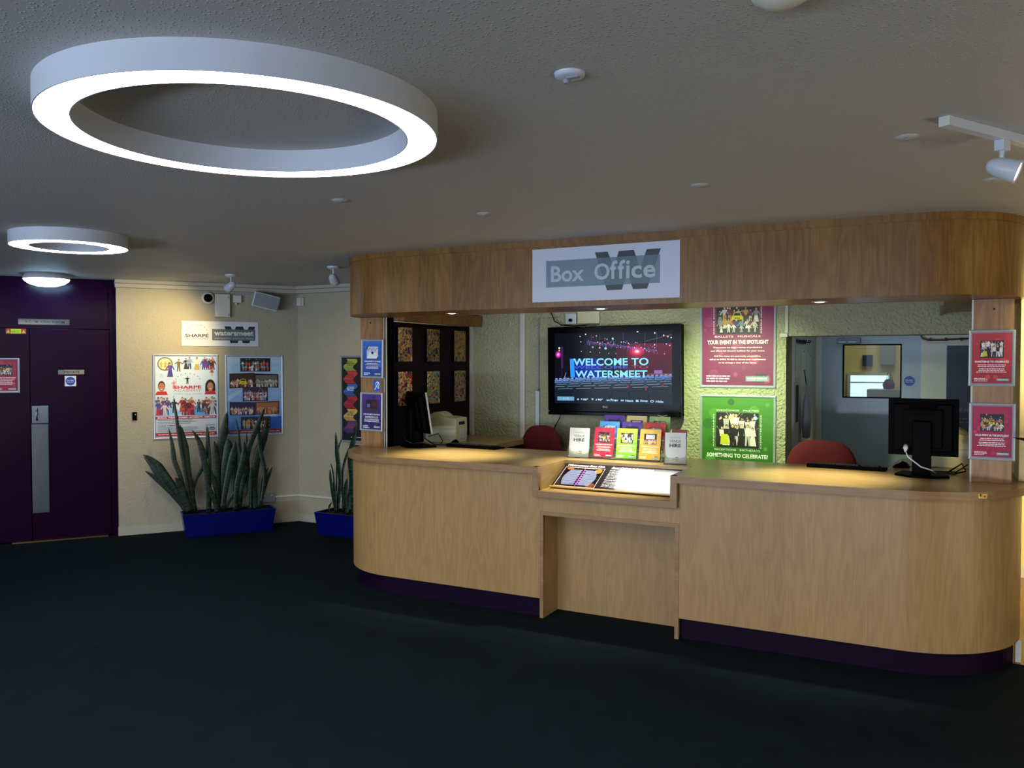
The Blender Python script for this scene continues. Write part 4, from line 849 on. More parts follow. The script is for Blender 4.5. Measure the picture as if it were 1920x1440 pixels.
def snake_plant(label, loc, rz, L, x0, x1, yf, yb, seed):
    r = random.Random(seed); t = thing('snake_plant', label, 'plant', loc, rz, 'snake plants in blue troughs')
    h = 0.216; b = MB()
    def loopr(i, z, k=0.0): return [(x0 + i + k, yf + i + k * .6, z), (x1 - i - k, yf + i + k * .6, z), (x1 - i - k, yb - i - k * .6, z), (x0 + i + k, yb - i - k * .6, z)]
    R0, R1, R2, R3 = loopr(0, 0, 0.035), loopr(0, h), loopr(0.014, h), loopr(0.014, 0.15)
    for A_, B_ in ((R0, R1), (R1, R2), (R2, R3)):
        for k in range(4): b.face([A_[k], A_[(k + 1) % 4], B_[(k + 1) % 4], B_[k]])
    b.face(R0[::-1]); b.build('trough', 'blue_glaze', t, bevel=0.003)
    b = MB(); b.box(x0 + .025, x1 - .025, yf + .025, yb - .025, 0.14, 0.19); b.build('soil', 'soil', t)
    for pts, wd in L:
        n = 14; y_tip = r.uniform(-0.09, 0.07); y_base = max(yf + .05, min(yb - .05, y_tip * 0.6)); K = len(pts) - 1
        def at(u):
            f = u * K; i = min(int(f), K - 1); q = f - i
            p0, p1, p2, p3 = pts[max(i - 1, 0)], pts[i], pts[i + 1], pts[min(i + 2, K)]
            return [0.5 * (2 * p1[k] + (p2[k] - p0[k]) * q + (2 * p0[k] - 5 * p1[k] + 4 * p2[k] - p3[k]) * q * q + (3 * p1[k] - p0[k] - 3 * p2[k] + p3[k]) * q ** 3) for k in (0, 1)]
        b = MB(); V = []; UV = []
        d0 = Vector((0, 0)); s_ = 0; prev = None
        for i in range(n + 1):
            u = i / n; x, z = at(u); y = y_tip + (y_base - y_tip) * u
            xa, za = at(max(0, u - .03)); xb, zb = at(min(1, u + .03)); d = Vector((xb - xa, zb - za)).normalized(); nn = Vector((-d.y, d.x))
            prof = min(1.0, (u / 0.30) ** 0.75 + 0.02) * (1 - 0.35 * max(0, u - .45) / .55); hw = wd / 2 * prof
            if prev: s_ += (Vector((x, z)) - prev).length
            prev = Vector((x, z))
            zc = min(max(z, 0.16), 3); fold = hw * 0.45
            V += [(x - nn.x * hw, y - fold * .5, zc - nn.y * hw), (x, y + fold * .5, zc), (x + nn.x * hw, y - fold * .5, zc + nn.y * hw)]
            UV += [(0, s_), (wd / 2, s_), (wd, s_)]
        F = []; FU = []
        for i in range(n):
            for k in (0, 1):
                f = (3 * i + k, 3 * i + k + 1, 3 * i + k + 4, 3 * i + k + 3); F.append(f); FU.append([UV[q] for q in f])
        b.mesh(V, F, uvs=FU); o = b.build('leaf', 'snake_leaf', t, smooth=True)
        so = o.modifiers.new('thickness', 'SOLIDIFY'); so.thickness = 0.004; so.offset = 0
    return t
snake_plant('tall dark green snake plant in a blue trough under the framed posters', tuple(w1(-0.66, 0.25, 0)), A1, LEAVES_A, -0.500, 0.352, -0.15, 0.11, 3)
snake_plant('snake plant in a blue trough partly hidden by the left end of the counter', (-4.85, 6.33, 0), 0, LEAVES_B, -0.462, 0.40, -0.18, 0.10, 5)
# pointed plant beyond the right edge whose leaf tip reaches the lower right poster
t = thing('spiky_plant', 'dark pointed plant leaf reaching in from the right edge before the lower poster', 'plant', (0.98, 4.95, 0))
b = MB(); b.lathe([(0.0, 0.0), (0.11, 0.0), (0.14, 0.26), (0.128, 0.26), (0.11, 0.22), (0, 0.22)], 28); b.build('pot', 'dark_plastic', t, smooth=True)
b = MB(); b.tube([(0, 0, 0.2), (0.01, 0.01, 0.6), (0, 0, 0.98)], [0.022, 0.018, 0.016]); b.build('stem', 'rust_pipe', t, smooth=True)
for k, tip in enumerate(((-0.638, 0.315, 1.238), (0.3, 0.45, 1.5), (0.45, -0.1, 1.35), (0.25, -0.4, 1.3), (0.1, 0.35, 1.6), (0.0, 0.0, 1.7))):
    b = MB(); V = []
    for i in range(11):
        u = i / 10; p = Vector((0, 0, 0.97)) * (1 - u) + Vector(tip) * u + Vector((0, 0, 0.10 * sin(pi * u) - 0.13 * u * (1 - u) * (k == 0)))
        hw = (0.034 * (1 - u) ** 0.55 if k == 0 else 0.022 * (1 - u) ** 0.7) * (0.5 + min(1, u * 4) * .5); V += [(p.x, p.y - hw * .3, p.z + hw), (p.x, p.y + hw * .3, p.z - hw)]
    b.mesh(V, [(2 * i, 2 * i + 1, 2 * i + 3, 2 * i + 2) for i in range(10)]); o = b.build('leaf', 'cable_black' if k == 0 else 'snake_leaf', t, smooth=True)
    so = o.modifiers.new('thickness', 'SOLIDIFY'); so.thickness = 0.004

# ================================================================== OFFICE WALL: TELEVISION, PIPES, SOCKETS
tv = thing('television', 'large wall mounted television showing welcome lettering over rows of theatre seats', 'television', (-2.428, 6.56, 1.20))
tv.rotation_euler[1] = R(-0.5)
WT, HT = 1.165, 0.748
b = MB(); b.box(-WT / 2, WT / 2, -0.05, 0.03, 0, HT); b.build('casing', 'black_plastic', tv, bevel=0.01)
b = MB()
sx0, sx1, sz0, sz1 = -0.525, 0.510, 0.100, 0.695
for q in ((-WT / 2, sx0, 0.035, HT), (sx1, WT / 2, 0.035, HT), (sx0, sx1, 0.035, sz0), (sx0, sx1, sz1, HT)): b.box(q[0], q[1], -0.064, -0.05, q[2], q[3])
b.build('bezel', 'gloss_black', tv)
b = MB(); b.box(-WT / 2, WT / 2, -0.066, -0.05, 0.0, 0.030); b.build('lower_trim', 'gloss_black', tv, bevel=0.004)
def tvart(a):
    W, H = a.w, a.h; X = lambda x: (x - 95) / 1675 * W; Z = lambda y: (1150 - y) / 1020 * H; r = random.Random(5)
    a.rect(0, 0, W, H, '#060811'); a.grad(X(1000), Z(760), X(1770) - X(1000), Z(330) - Z(760), '#2a0a1a', '#3a0a1c', 4)
    a.grad(X(1150), Z(760), X(1770) - X(1150), Z(300) - Z(760), '#3c0c20', '#5a0f26', 6)
    a.quad([(X(325), Z(505)), (X(780), Z(505)), (X(780), Z(770)), (X(335), Z(775))], '#0a1a8c'); a.quad([(X(325), Z(505)), (X(385), Z(505)), (X(400), Z(775)), (X(335), Z(775))], '#2a8cf0')
    for k, (c, q) in enumerate((('#5a1028', 150), ('#9a1838', 105), ('#d83050', 70), ('#ff70a0', 40), ('#b8f4f0', 22))): a.ell(X(1290), Z(410), q / 1675 * W, q * .75 / 1020 * H * 1.0, c, 28)
    # lighting rig
    a.k += 1
    def line(x0, y0, x1, y1, t, c): 
        d = Vector((X(x1) - X(x0), Z(y1) - Z(y0))).normalized(); n = Vector((-d.y, d.x)) * t / 2
        a.quad([(X(x0) - n.x, Z(y0) - n.y), (X(x1) - n.x, Z(y1) - n.y), (X(x1) + n.x, Z(y1) + n.y), (X(x0) + n.x, Z(y0) + n.y)], c)
    line(580, 255, 1560, 400, .003, '#6a58b0'); line(640, 290, 1540, 410, .002, '#4a3c88'); line(1400, 270, 1765, 185, .002, '#8a6a90')
    for x in (640, 760, 1100, 1400, 1560): line(x, 150, x, 270 + (x - 640) * .12, .0022, '#5a4a90')
    for i in range(60):
        x = 580 + i * 16.5; y = 255 + (x - 580) * .148; line(x, y, x + r.uniform(-25, 25), y + r.uniform(15, 60), .0018, r.choice(['#7a68c8', '#a060b0', '#5a50a0', '#c05088']))
    a.k += 2
    for i in range(70):
        x = r.uniform(600, 1560); y = 250 + (x - 600) * .15 + r.uniform(-70, 40); q = r.uniform(.0018, .0042) * W; a.ell(X(x), Z(y), q, q, r.choice(['#8a90ff', '#c8c8ff', '#e060a0', '#ffffff', '#6a70d8', '#ff8a9a']), 8, a.k - i % 2)
    for x, y, q, c in ((562, 153, 9, '#d8f4ff'), (480, 183, 9, '#b0b8e0'), (718, 180, 8, '#d8d8ff'), (952, 222, 14, '#8ad0ff'), (490, 260, 8, '#d8d8e8'), (665, 340, 13, '#7ab0f0'), (765, 350, 12, '#e8b8a0'), (850, 360, 18, '#7ac8ff'),
                       (497, 398, 6, '#f0e8d8'), (630, 408, 6, '#f0e8d8'), (765, 420, 6, '#f0d8c8'), (895, 430, 6, '#f0d8c8'), (995, 437, 6, '#f0c8c8'), (1535, 158, 10, '#e0e8ff'), (1655, 195, 10, '#f0d8ff'), (1710, 212, 12, '#ff9a80'), (1755, 228, 9, '#e0e8ff'),
                       (1690, 315, 9, '#a8b8ff'), (1735, 335, 9, '#c8d0ff'), (1532, 322, 9, '#e8e0ff'), (1665, 450, 6, '#ffd8d0'), (1300, 130, 14, '#e8d8c8'), (168, 345, 14, '#ffe0c0'), (168, 382, 12, '#ffb070')):
        a.ell(X(x), Z(y), q / 1675 * W, q / 1020 * H, c, 10)
    for q, c in ((46, '#6a1050'), (34, '#c030a0'), (20, '#ff60e0'), (9, '#fff0ff')): a.ell(X(152), Z(440), q / 1675 * W, q * 1.2 / 1020 * H, c, 18)
    for y in range(330, 620, 26): line(195, y, 228, y + 22, .002, '#7038b0'); line(228, y, 195, y + 22, .002, '#4a2a80')
    line(205, 320, 205, 760, .0025, '#40306a'); line(270, 700, 235, 800, .0025, '#a0b0e8'); line(245, 760, 285, 790, .002, '#a0b0e8')
    # stage edge and seats
    a.quad([(X(95), Z(800)), (X(1770), Z(725)), (X(1770), Z(1150)), (X(95), Z(1150))], '#0a1420'); a.quad([(X(1430), Z(722)), (X(1770), Z(718)), (X(1770), Z(738)), (X(1430), Z(738))], '#7a3a20')
    a.rect(X(1525), Z(720), X(1635) - X(1525), Z(676) - Z(720), '#8a5aa8')
    for row in range(7):
        u = row / 6; y = 800 + 150 * u ** 1.5; sw = 60 + 210 * u ** 1.3; x = 95 - sw * (.3 * (row % 2)) + row * 7; sk = -60 * u
        while x < 1770:
            xa, xb = max(x, 96), min(x + sw * .88, 1769)
            if xb - xa > 12:
                yy = lambda xx: y - (xx - 95) * .035 * (1 - .2 * u) - (4 if u < .2 else 0); hh = 28 + 130 * u
                a.quad([(X(xa), Z(min(yy(xa) + hh, 1149))), (X(xa + min(18, 12 + 8 * u)), Z(yy(xa) - 6)), (X(xb - 10), Z(yy(xb) - 6)), (X(xb), Z(min(yy(xb) + hh, 1149)))], ['#5a78b8', '#4a68a0', '#304a70', '#22364e', '#162636', '#101d2a', '#0c1722'][row])
                line(xa + 12, yy(xa) - 4, xb - 10, yy(xb) - 4, .0028, ['#9ab0e8', '#8aa0d8', '#8098c8', '#7a98b8', '#7896a8', '#8aa4b0', '#8aa8b4'][row])
            x += sw
    for x, y in ((1400, 925), (1620, 880), (1150, 890)): a.quad([(X(x), Z(y)), (X(x + 30), Z(y - 15)), (X(x + 25), Z(y + 30)), (X(x + 5), Z(y + 35))], '#8a1830')
    # headline
    for (t, x0, x1, y0, y1) in (('WELCOME', 383, 1165, 500, 605), ('TO', 1215, 1452, 500, 605), ('WATERSMEET', 410, 1435, 675, 775)):
        a.text(t, X(x0), Z(y1), X(x1) - X(x0), Z(y0) - Z(y1), '#86d8f8', 0.022)
        a.text(t, X(x0), Z(y1 + 46), X(x1) - X(x0), (Z(y0) - Z(y1)) * .42, '#3a5ab8' if x0 < 900 else '#8a4a68', 0.02) if y0 < 600 else None
    a.rect(X(137), Z(1112), X(390) - X(137), Z(1055) - Z(1112), '#6a9cc0'); a.text('1 / 3', X(235), Z(1095), X(300) - X(235), Z(1072) - Z(1095), '#c8e0f0')
    c = '#a8d8f0'; yb_, yt = 1108, 1078
    a.quad([(X(430), Z(1100)), (X(465), Z(1100)), (X(448), Z(1075))], c); a.text('90°', X(520), Z(yb_), X(595) - X(520), Z(yt) - Z(yb_), c, .03); a.quad([(X(485), Z(1090)), (X(505), Z(1075)), (X(510), Z(1100))], c)
    a.quad([(X(642), Z(1078)), (X(678), Z(1078)), (X(660), Z(1104))], c); a.text('90°', X(735), Z(yb_), X(810) - X(735), Z(yt) - Z(yb_), c, .03); a.quad([(X(700), Z(1102)), (X(722), Z(1080)), (X(722), Z(1104))], c)
    for x, f in ((858, -1), (1066, 1)):
        for k in (0, 24):
            xx = x + k; a.quad([(X(xx), Z(1085)), (X(xx), Z(1115)), (X(xx + 22), Z(1100))] if f > 0 else [(X(xx + 22), Z(1085)), (X(xx + 22), Z(1115)), (X(xx), Z(1100))], c)
    a.text('Prev', X(920), Z(yb_ + 6), X(1028) - X(920), Z(yt) - Z(yb_ + 4), c, .03); a.text('Next', X(1130), Z(yb_ + 10), X(1240) - X(1130), Z(yt) - Z(yb_), c, .03)
    a.rect(X(1275), Z(1118), X(1312) - X(1275), Z(1090) - Z(1118), c); a.text('Stop', X(1335), Z(1122), X(1440) - X(1335), Z(1085) - Z(1120), c, .03)
    a.ell(X(1498), Z(1106), .016, .010, c, 14); a.ell(X(1498), Z(1106), .010, .006, '#0a1420', 14); a.text('Hide', X(1548), Z(1124), X(1650) - X(1548), Z(1092) - Z(1122), c, .03)
a = Art(sx1 - sx0, sz1 - sz0, '#04050a'); tvart(a); o = a.build('screen', 'screen_image', tv, weld=False); o.location = ((sx0 + sx1) / 2, -0.0515, sz0)
a = Art(0.05, 0.022, '#060606'); a.ell(0.011, 0.011, 0.009, 0.009, '#b8b8b8', 20); a.ell(0.011, 0.011, 0.005, 0.005, '#50343a', 16); a.text('LG', 0.024, 0.005, 0.02, 0.012, '#c8c8c8', .03)
o = a.build('maker_badge', 'paper', tv, weld=False); o.location = (-0.06, -0.0645, 0.062)
b = MB(); b.tube([(0.47, -0.067, 0.016), (0.43, -0.068, 0.006), (0.39, -0.067, 0.016)], 0.0015, 6); b.build('power_light_arc', 'aluminium', tv)
b = MB(); b.box(-0.2, 0.2, 0.03, 0.088, 0.2, 0.5); b.build('wall_bracket', 'dark_plastic', tv)
b = MB(); b.tube([(-2.93, 6.60, 1.24), (-2.95, 6.60, 1.16), (-3.05, 6.62, 1.0), (-3.15, 6.63, 0.88), (-3.16, 6.63, 0.80)], 0.005, 8); tag(b.build('television_cable', 'cable_black'), 'black cable hanging from the lower left corner of the television', 'cable')
t = thing('wall_socket', 'white socket with dark plug above the television, left one', 'socket', (-2.86, 6.65, 1.975))
b = MB(); b.box(-0.05, 0.05, -0.02, 0, 0, 0.09); b.build('plate', 'lamp_white', t, bevel=0.003)
b = MB(); b.box(-0.012, 0.014, -0.045, -0.02, 0.02, 0.045); b.build('plug', 'black_plastic', t, bevel=0.003)
t = thing('socket_box', 'beige box above the television, right of the socket', 'box', (-2.695, 6.65, 1.975))
b = MB(); b.box(-0.10, 0.10, -0.03, 0, 0, 0.11); b.build('casing', 'printer_beige', t, bevel=0.004)
b = MB(); b.tube([(-3.06, 6.64, 2.10), (-3.0, 6.60, 2.0), (-2.93, 6.60, 1.965), (-2.82, 6.60, 1.955), (-2.70, 6.60, 1.962)], 0.005, 8); tag(b.build('wall_cable', 'cable_black'), 'black cable drooping above the television', 'cable')
b = MB(); b.box(-3.345, -3.305, 6.628, 6.65, 0.9, CEIL); b.box(-3.36, -3.345, 6.64, 6.65, 0.9, CEIL); tag(b.build('wall_batten', 'white_paint', bevel=0.003), 'white vertical batten on the wall above the left red chair', 'batten')
t = thing('cable_trunking', 'pale vertical conduit on the wall between chair and television', 'trunking', (-3.18, 6.65, 0.86))
b = MB(); b.box(-0.018, 0.018, -0.022, 0, 0, 0.53); b.build('trunking', 'lamp_white', t, bevel=0.002)
b = MB(); b.tube([(0.008, -0.008, 0.53), (0.008, -0.008, 1.17), (0.20, -0.008, 1.18)], 0.004, 8); b.build('wire', 'grey_plastic', t)
b = MB(); b.tube([(0.008, -0.02, 0.535), (0.008, -0.03, 0.545)], 0.008, 8); b.build('clip', 'grey_plastic', t)
ft = thing('fluorescent_fitting', 'fluorescent tube fitting on the office ceiling', 'ceiling light', (-2.22, 5.98, CEIL))
b = MB(); b.box(-0.32, 0.32, -0.13, 0.13, -0.04, 0); b.build('tray', 'lamp_white', ft, bevel=0.004)
b = MB(); b.box(-0.27, 0.27, -0.10, 0.10, -0.052, -0.04); b.build('tube_cover', 'tube_glow', ft)

# ================================================================== BACK ROOM
for i, (y, z, w_, h_, l) in enumerate(((7.10, 1.52, 0.16, 0.30, 'white paper sheet pinned nearest the opening'), (7.42, 1.45, 0.2, 0.30, 'pinned grey white paper beside the nearest sheet'), (7.75, 1.5, 0.15, 0.22, 'small farthest paper pinned on the back room side wall'))):
    t = thing('paper_sheet', l, 'paper', (-1.05, y, z), pi / 2, 'papers on the back room side wall'); b = MB(); b.box(-w_ / 2, w_ / 2, -0.003, 0, 0, h_); b.build('sheet', 'paper_white', t); b = MB(); b.tube([(0, -0.003, h_ - .015), (0, -0.009, h_ - .015)], 0.005, 8); b.build('pin', 'rust_pipe', t)
t = thing('coat_hooks', 'dark hook rail high on the back room side wall', 'hooks', (-1.05, 7.2, 1.80), pi / 2)
b = MB(); b.box(-0.20, 0.25, -0.015, 0, 0, 0.03)
for x in (-.15, -.02, .12, .22): b.tube([(x, -0.015, 0.015), (x, -0.05, 0.01), (x, -0.055, 0.03)], 0.005, 8)
b.build('rail', 'screw_dark', t)
t = thing('hanging_bag', 'pale plastic bag hanging on the back room side wall', 'bag', (-1.05, 7.25, 1.02), pi / 2)
b = MB(); b.lathe([(0.01, 0.44), (0.02, 0.38), (0.05, 0.28), (0.07, 0.12), (0.05, 0.0), (0.0, -0.01)], 16, Matrix.Translation((0, -0.05, 0)) @ Matrix.Diagonal((1, .55, 1, 1))); b.build('bag_body', 'grey_plastic', t, smooth=True)
b = MB(); b.tube([(0, -0.05, 0.43), (0, -0.03, 0.56)], 0.004, 6); b.build('strap', 'screw_dark', t)
t = thing('clipboard', 'narrow dark clipboard hanging above the plastic bag', 'clipboard', (-1.05, 7.05, 1.16), pi / 2); b = MB(); b.box(-0.04, 0.04, -0.01, 0, 0, 0.30); b.build('board', 'screw_dark', t)
boards('fire_door_sign', 'round blue fire door sticker on the grey back room door', (-0.262, 8.199, 1.425), 0, 0.105, 0.105, fd, '#98a6b0', 0.001)
b = MB(); b.tube([(-0.175, 8.15, 1.93), (-0.175, 8.15, 1.885), (-0.16, 8.15, 1.855), (-0.12, 8.15, 1.838), (0.0, 8.15, 1.838), (0.30, 8.15, 1.852)], 0.008, 10)
for x in (-0.10, 0.02, 0.14, 0.24): b.box(x - .008, x + .008, 8.14, 8.2, 1.83, 1.856)
tag(b.build('wall_pipe', 'rust_pipe', smooth=True), 'thin rust coloured pipe on the back room wall', 'pipe')
def navy(a):
    W, H = a.w, a.h; a.text('COME AND MEET AT', W * .04, H * .46, W * .9, H * .035, '#4a5266', .02); a.lines(W * .05, H * .40, W * .85, 2, H * .03, H * .014, '#454c60', True, 3); a.lines(W * .15, H * .27, W * .7, 3, H * .035, H * .016, '#454c60', True, 6)
boards('banner', 'tall dark navy poster on the back room wall behind the right pillar', (0.24, 8.2, 0.72), 0, 0.42, 1.07, navy, '#1d2338', 0.006, 'poster')
# yellow lit wall at the far right
boards('notice_board', 'cream notice sheet with thin border on the yellow lit wall at the right edge', (0.72, 7.40, 1.22), 0, 0.38, 0.49, lambda a: (a.rect(.004, .004, a.w - .008, a.h - .008, '#d8c890'), a.rect(.05, .3, .28, .12, '#8a7c60')), '#8f7f50', 0.004, 'notice')
b = MB(); b.box(0.372, 0.402, 5.29, 5.33, 0, 0.125); tag(b.build('skirting_block', 'white_paint', bevel=0.003), 'small white block on the floor at the right end of the plinth', 'block')

# ================================================================== ON THE COUNTER
def round_rect(w_, h_, r, n=6):
    P = []
    for cx, cy, a0 in ((w_ / 2 - r, h_ / 2 - r, 0), (-w_ / 2 + r, h_ / 2 - r, 90), (-w_ / 2 + r, -h_ / 2 + r, 180), (w_ / 2 - r, -h_ / 2 + r, 270)):
        P += [(cx + r * cos(R(a0 + 90 * i / n)), cy + r * sin(R(a0 + 90 * i / n))) for i in range(n + 1)]
    return P
def monitor(label, loc, rz, w_, h_, lift, tilt, white_cable=False, group='black computer monitors'):
    """screen faces local -y; the camera sees its back"""
    t = thing('monitor', label, 'monitor', loc, rz, group)
    M = Matrix.Translation((0, 0, lift + h_ / 2)) @ Matrix.Rotation(tilt, 4, 'X')
    b = MB(); b.box(-w_ / 2, w_ / 2, -0.045, -0.02, -h_ / 2, h_ / 2, M=M); b.build('bezel', 'black_plastic', t, bevel=0.003)
    b = MB(); b.box(-w_ / 2 + .016, w_ / 2 - .016, -0.0465, -0.045, -h_ / 2 + .02, h_ / 2 - .016, M=M); b.build('screen', 'gloss_black', t)
    b = MB(); b.box(-w_ / 2 + .03, w_ / 2 - .03, -0.02, 0.008, -h_ / 2 + .03, h_ / 2 - .03, M=M); b.box(-w_ / 2 + .08, w_ / 2 - .08, 0.008, 0.026, -h_ / 2 + .05, h_ / 2 - .06, M=M); b.build('rear_housing', 'dark_plastic', t, bevel=0.006)
    if not white_cable:
        b = MB(); b.box(-w_ / 2 - .0015, -w_ / 2 + .0005, -0.044, -0.030, -h_ / 2, h_ / 2, M=M); b.build('bezel_edge', 'aluminium', t)
    b = MB()
    for k in range(12): b.box(-0.075, 0.075, 0.0255, 0.0275, h_ * .22 + k * .006, h_ * .22 + k * .006 + .003, M=M)
    b.build('vent', 'black_plastic', t)
    b = MB(); b.box(-0.05, 0.05, 0.028, 0.062, 0.012, lift + h_ * .62); b.build('stand_column', 'dark_plastic', t, bevel=0.006)
    b = MB(); b.prism([(-0.12, -0.13), (0.12, -0.13), (0.145, 0.03), (0.06, 0.10), (-0.06, 0.10), (-0.145, 0.03)], 0.0, 0.014); b.build('stand_base', 'black_plastic', t, bevel=0.004)
    b = MB(); b.tube([M @ Vector((0.085, 0.03, -h_ * .32)), M @ Vector((0.085, 0.052, -h_ * .36)), M @ Vector((0.085, 0.055, -h_ * .42))], [0.014, 0.013, 0.006]); b.build('plug', 'cable_white' if white_cable else 'cable_black', t, smooth=True, label='white plug' if white_cable else None)
    b = MB(); b.tube([M @ Vector((0.085, 0.055, -h_ * .40)), Vector((0.07, 0.075, lift - .0)), Vector((0.0, 0.085, lift * .55)), Vector((-0.055, 0.07, lift * .40)), Vector((-0.07, 0.0, 0.02))], 0.004, 8); b.build('cable', 'cable_white' if white_cable else 'cable_black', t, smooth=True)
    return t
monitor('black monitor turned away at the left end of the counter beside the purple board', (-3.69, 5.47, TZ), R(147), 0.36, 0.325, 0.105, R(-9))
monitor('black monitor seen from behind on the right half with a white cable', (-0.10, 5.42, TZ), R(177), 0.372, 0.335, 0.118, R(-2), True)
def keyboard(label, loc, rz):
    t = thing('keyboard', label, 'keyboard', loc, rz, 'black keyboards')
    b = MB(); b.mesh([(-.23, -.075, 0), (.23, -.075, 0), (.23, .075, 0), (-.23, .075, 0), (-.23, -.075, .026), (.23, -.075, .026), (.23, .075, .012), (-.23, .075, .012)], [(3, 2, 1, 0), (4, 5, 6, 7), (0, 1, 5, 4), (1, 2, 6, 5), (2, 3, 7, 6), (3, 0, 4, 7)]); b.build('body', 'dark_plastic', t, bevel=0.004)
    b = MB()
    for r_ in range(6):
        y = -.055 + r_ * .0195; z = .026 - (y + .075) / .15 * .014
        for k in range(21):
            if k in (15,): continue
            x = -.215 + k * .0195; b.box(x, x + .0165, y - .008, y + .008, z, z + .007)
    b.build('keys', 'key_black', t); return t
k1 = keyboard('black keyboard on the left half of the counter', (-3.24, 5.635, TZ), R(-5))
k2 = keyboard('black keyboard before the right red chair', (-0.53, 5.62, TZ), R(-3))
def mouse(label, loc, rz):
    t = thing('computer_mouse', label, 'mouse', loc, rz, 'black computer mice')
    b = MB(); V = []; n = 16; K = 7
    for k in range(K + 1):
        a_ = k / K * pi / 2
        for i in range(n):
            q = 2 * pi * i / n; V.append((0.031 * cos(q) * cos(a_), 0.055 * sin(q) * cos(a_) , 0.036 * sin(a_) * (1 - .18 * sin(q))))
    b.mesh(V, [(k * n + i, k * n + (i + 1) % n, (k + 1) * n + (i + 1) % n, (k + 1) * n + i) for k in range(K) for i in range(n)] + [tuple(range(n))[::-1]]); b.build('shell', 'gloss_black', t, smooth=True)
    b = MB(); b.tube([(-.004, 0.03, 0.026), (.004, 0.03, 0.026)], 0.007, 12); b.build('wheel', 'grey_plastic', t)
    b = MB(); b.tube([(0, -.05, .008), (-.03, -.10, .004), (-.02, -.2, .004), (.06, -.26, .004)], 0.002, 6); b.build('cable', 'cable_black', t); return t
mouse('black mouse behind the left keyboard', (-3.52, 5.79, TZ), R(60)); mouse('shiny black mouse right of the right keyboard', (-0.225, 5.80, TZ), R(120))
b = MB(); b.tube([(-3.62, 5.50, TZ + .12), (-3.66, 5.56, TZ + .06), (-3.60, 5.60, TZ + .01), (-3.52, 5.66, TZ + .006), (-3.44, 5.72, TZ + .006), (-3.50, 5.80, TZ + .006)], 0.005, 8)
b.tube([(-3.60, 5.52, TZ + .08), (-3.56, 5.60, TZ + .10), (-3.53, 5.62, TZ + .04), (-3.58, 5.66, TZ + .006)], 0.004, 8); tag(b.build('computer_cables', 'cable_black', smooth=True), 'black cables looping on the worktop beside the beige printer', 'cable')
b = MB(); b.tube([(0.02, 5.52, TZ + .006), (0.06, 5.60, TZ + .03), (0.11, 5.66, TZ + .06), (0.13, 5.62, TZ + .02), (0.07, 5.58, TZ + .006), (-0.02, 5.60, TZ + .006)], 0.005, 8)
b.tube([(-0.16, 5.72, TZ + .004), (-0.05, 5.66, TZ + .004), (0.08, 5.64, TZ + .01), (0.14, 5.70, TZ + .05)], 0.004, 8); tag(b.build('computer_cables', 'cable_black', smooth=True), 'tangled black cables on the worktop behind the right monitor', 'cable')
def ticket_printer(label, loc, rz):
    t = thing('ticket_printer', label, 'printer', loc, rz, 'beige ticket printers')
    b = MB(); b.prism([(-.15, 0), (.15, 0), (.155, .10), (.152, .205), (.06, .215), (-.15, .215)], -.105, .105, M=Matrix.Rotation(pi / 2, 4, 'X')); b.build('casing', 'printer_beige', t, bevel=0.006)
    P = [(.045 * 0 - .125 + .17 * i / 12, .212 + .042 * sin(pi * i / 12)) for i in range(13)]
    b = MB(); b.prism([(-.125, .20)] + P + [(.045, .20)], -.075, .075, M=Matrix.Rotation(pi / 2, 4, 'X')); b.build('roll_cover', 'printer_beige', t, bevel=0.003)
    b = MB(); b.box(.148, .158, -.05, .05, .150, .175); b.build('ticket_slot', 'screw_dark', t)
    b = MB(); b.box(.150, .158, -.035, .035, .03, .115); b.build('label_panel', 'lamp_white', t)
    b = MB(); b.box(-.15, .1505, -.1065, .1065, .118, .121); b.build('seam', 'grey_plastic', t); return t
ticket_printer('beige ticket printer behind the left monitor', (-3.70, 5.93, TZ), R(4)); ticket_printer('beige printer half hidden behind the right monitor', (0.03, 6.02, TZ), R(176))

# leaflet stand
def leaf_card(label, loc, tilt, draw, rz=0, group='colourful leaflets in the clear stand', w_=0.146, h_=0.206, name='leaflet'):
    t = thing(name, label, 'leaflet', loc, rz, group); t.rotation_euler[0] = tilt
    b = MB(); b.box(-w_ / 2, w_ / 2, -0.003, 0, 0, h_); b.build('pages', 'paper_white', t)
    a = Art(w_, h_, '#ffffff'); draw(a); o = a.build('cover', 'paper', t, weld=False); o.location = (0, -0.0034, 0); return t
cols = [-2.075, -1.910, -1.745]
cards = [[('#b01238', '#c02048', 'car', 'YOUR EVENT IN THE SPOTLIGHT', 'crimson'), ('#6fc020', '#b8dc50', 'party', 'SOMETHING TO CELEBRATE?', 'lime green'), ('#e8a81c', '#f0c860', 'hall', 'A VENUE FOR ALL OCCASIONS', 'amber')],
         [('#2a60d0', '#58a8f0', 'room', 'COME AND MEET AT OUR PLACE', 'bright blue'), ('#3a1a80', '#5a3aa0', 'stage', 'COME AND MEET AT OUR PLACE', 'purple'), ('#b81c18', '#d83828', 'party', 'SOMETHING TO CELEBRATE?', 'scarlet')],
         [('#3a1478', '#6a3ab0', 'stage', 'COME AND MEET AT OUR PLACE', 'dark purple'), ('#e8c850', '#f0dc90', 'hall', 'A VENUE FOR ALL OCCASIONS', 'pale yellow'), ('#5a9a28', '#a8c870', 'party', 'SOMETHING TO CELEBRATE?', 'soft green')]]
rows = ['front', 'middle', 'back']; cn = ['left', 'middle', 'right']
TL = R(-12)
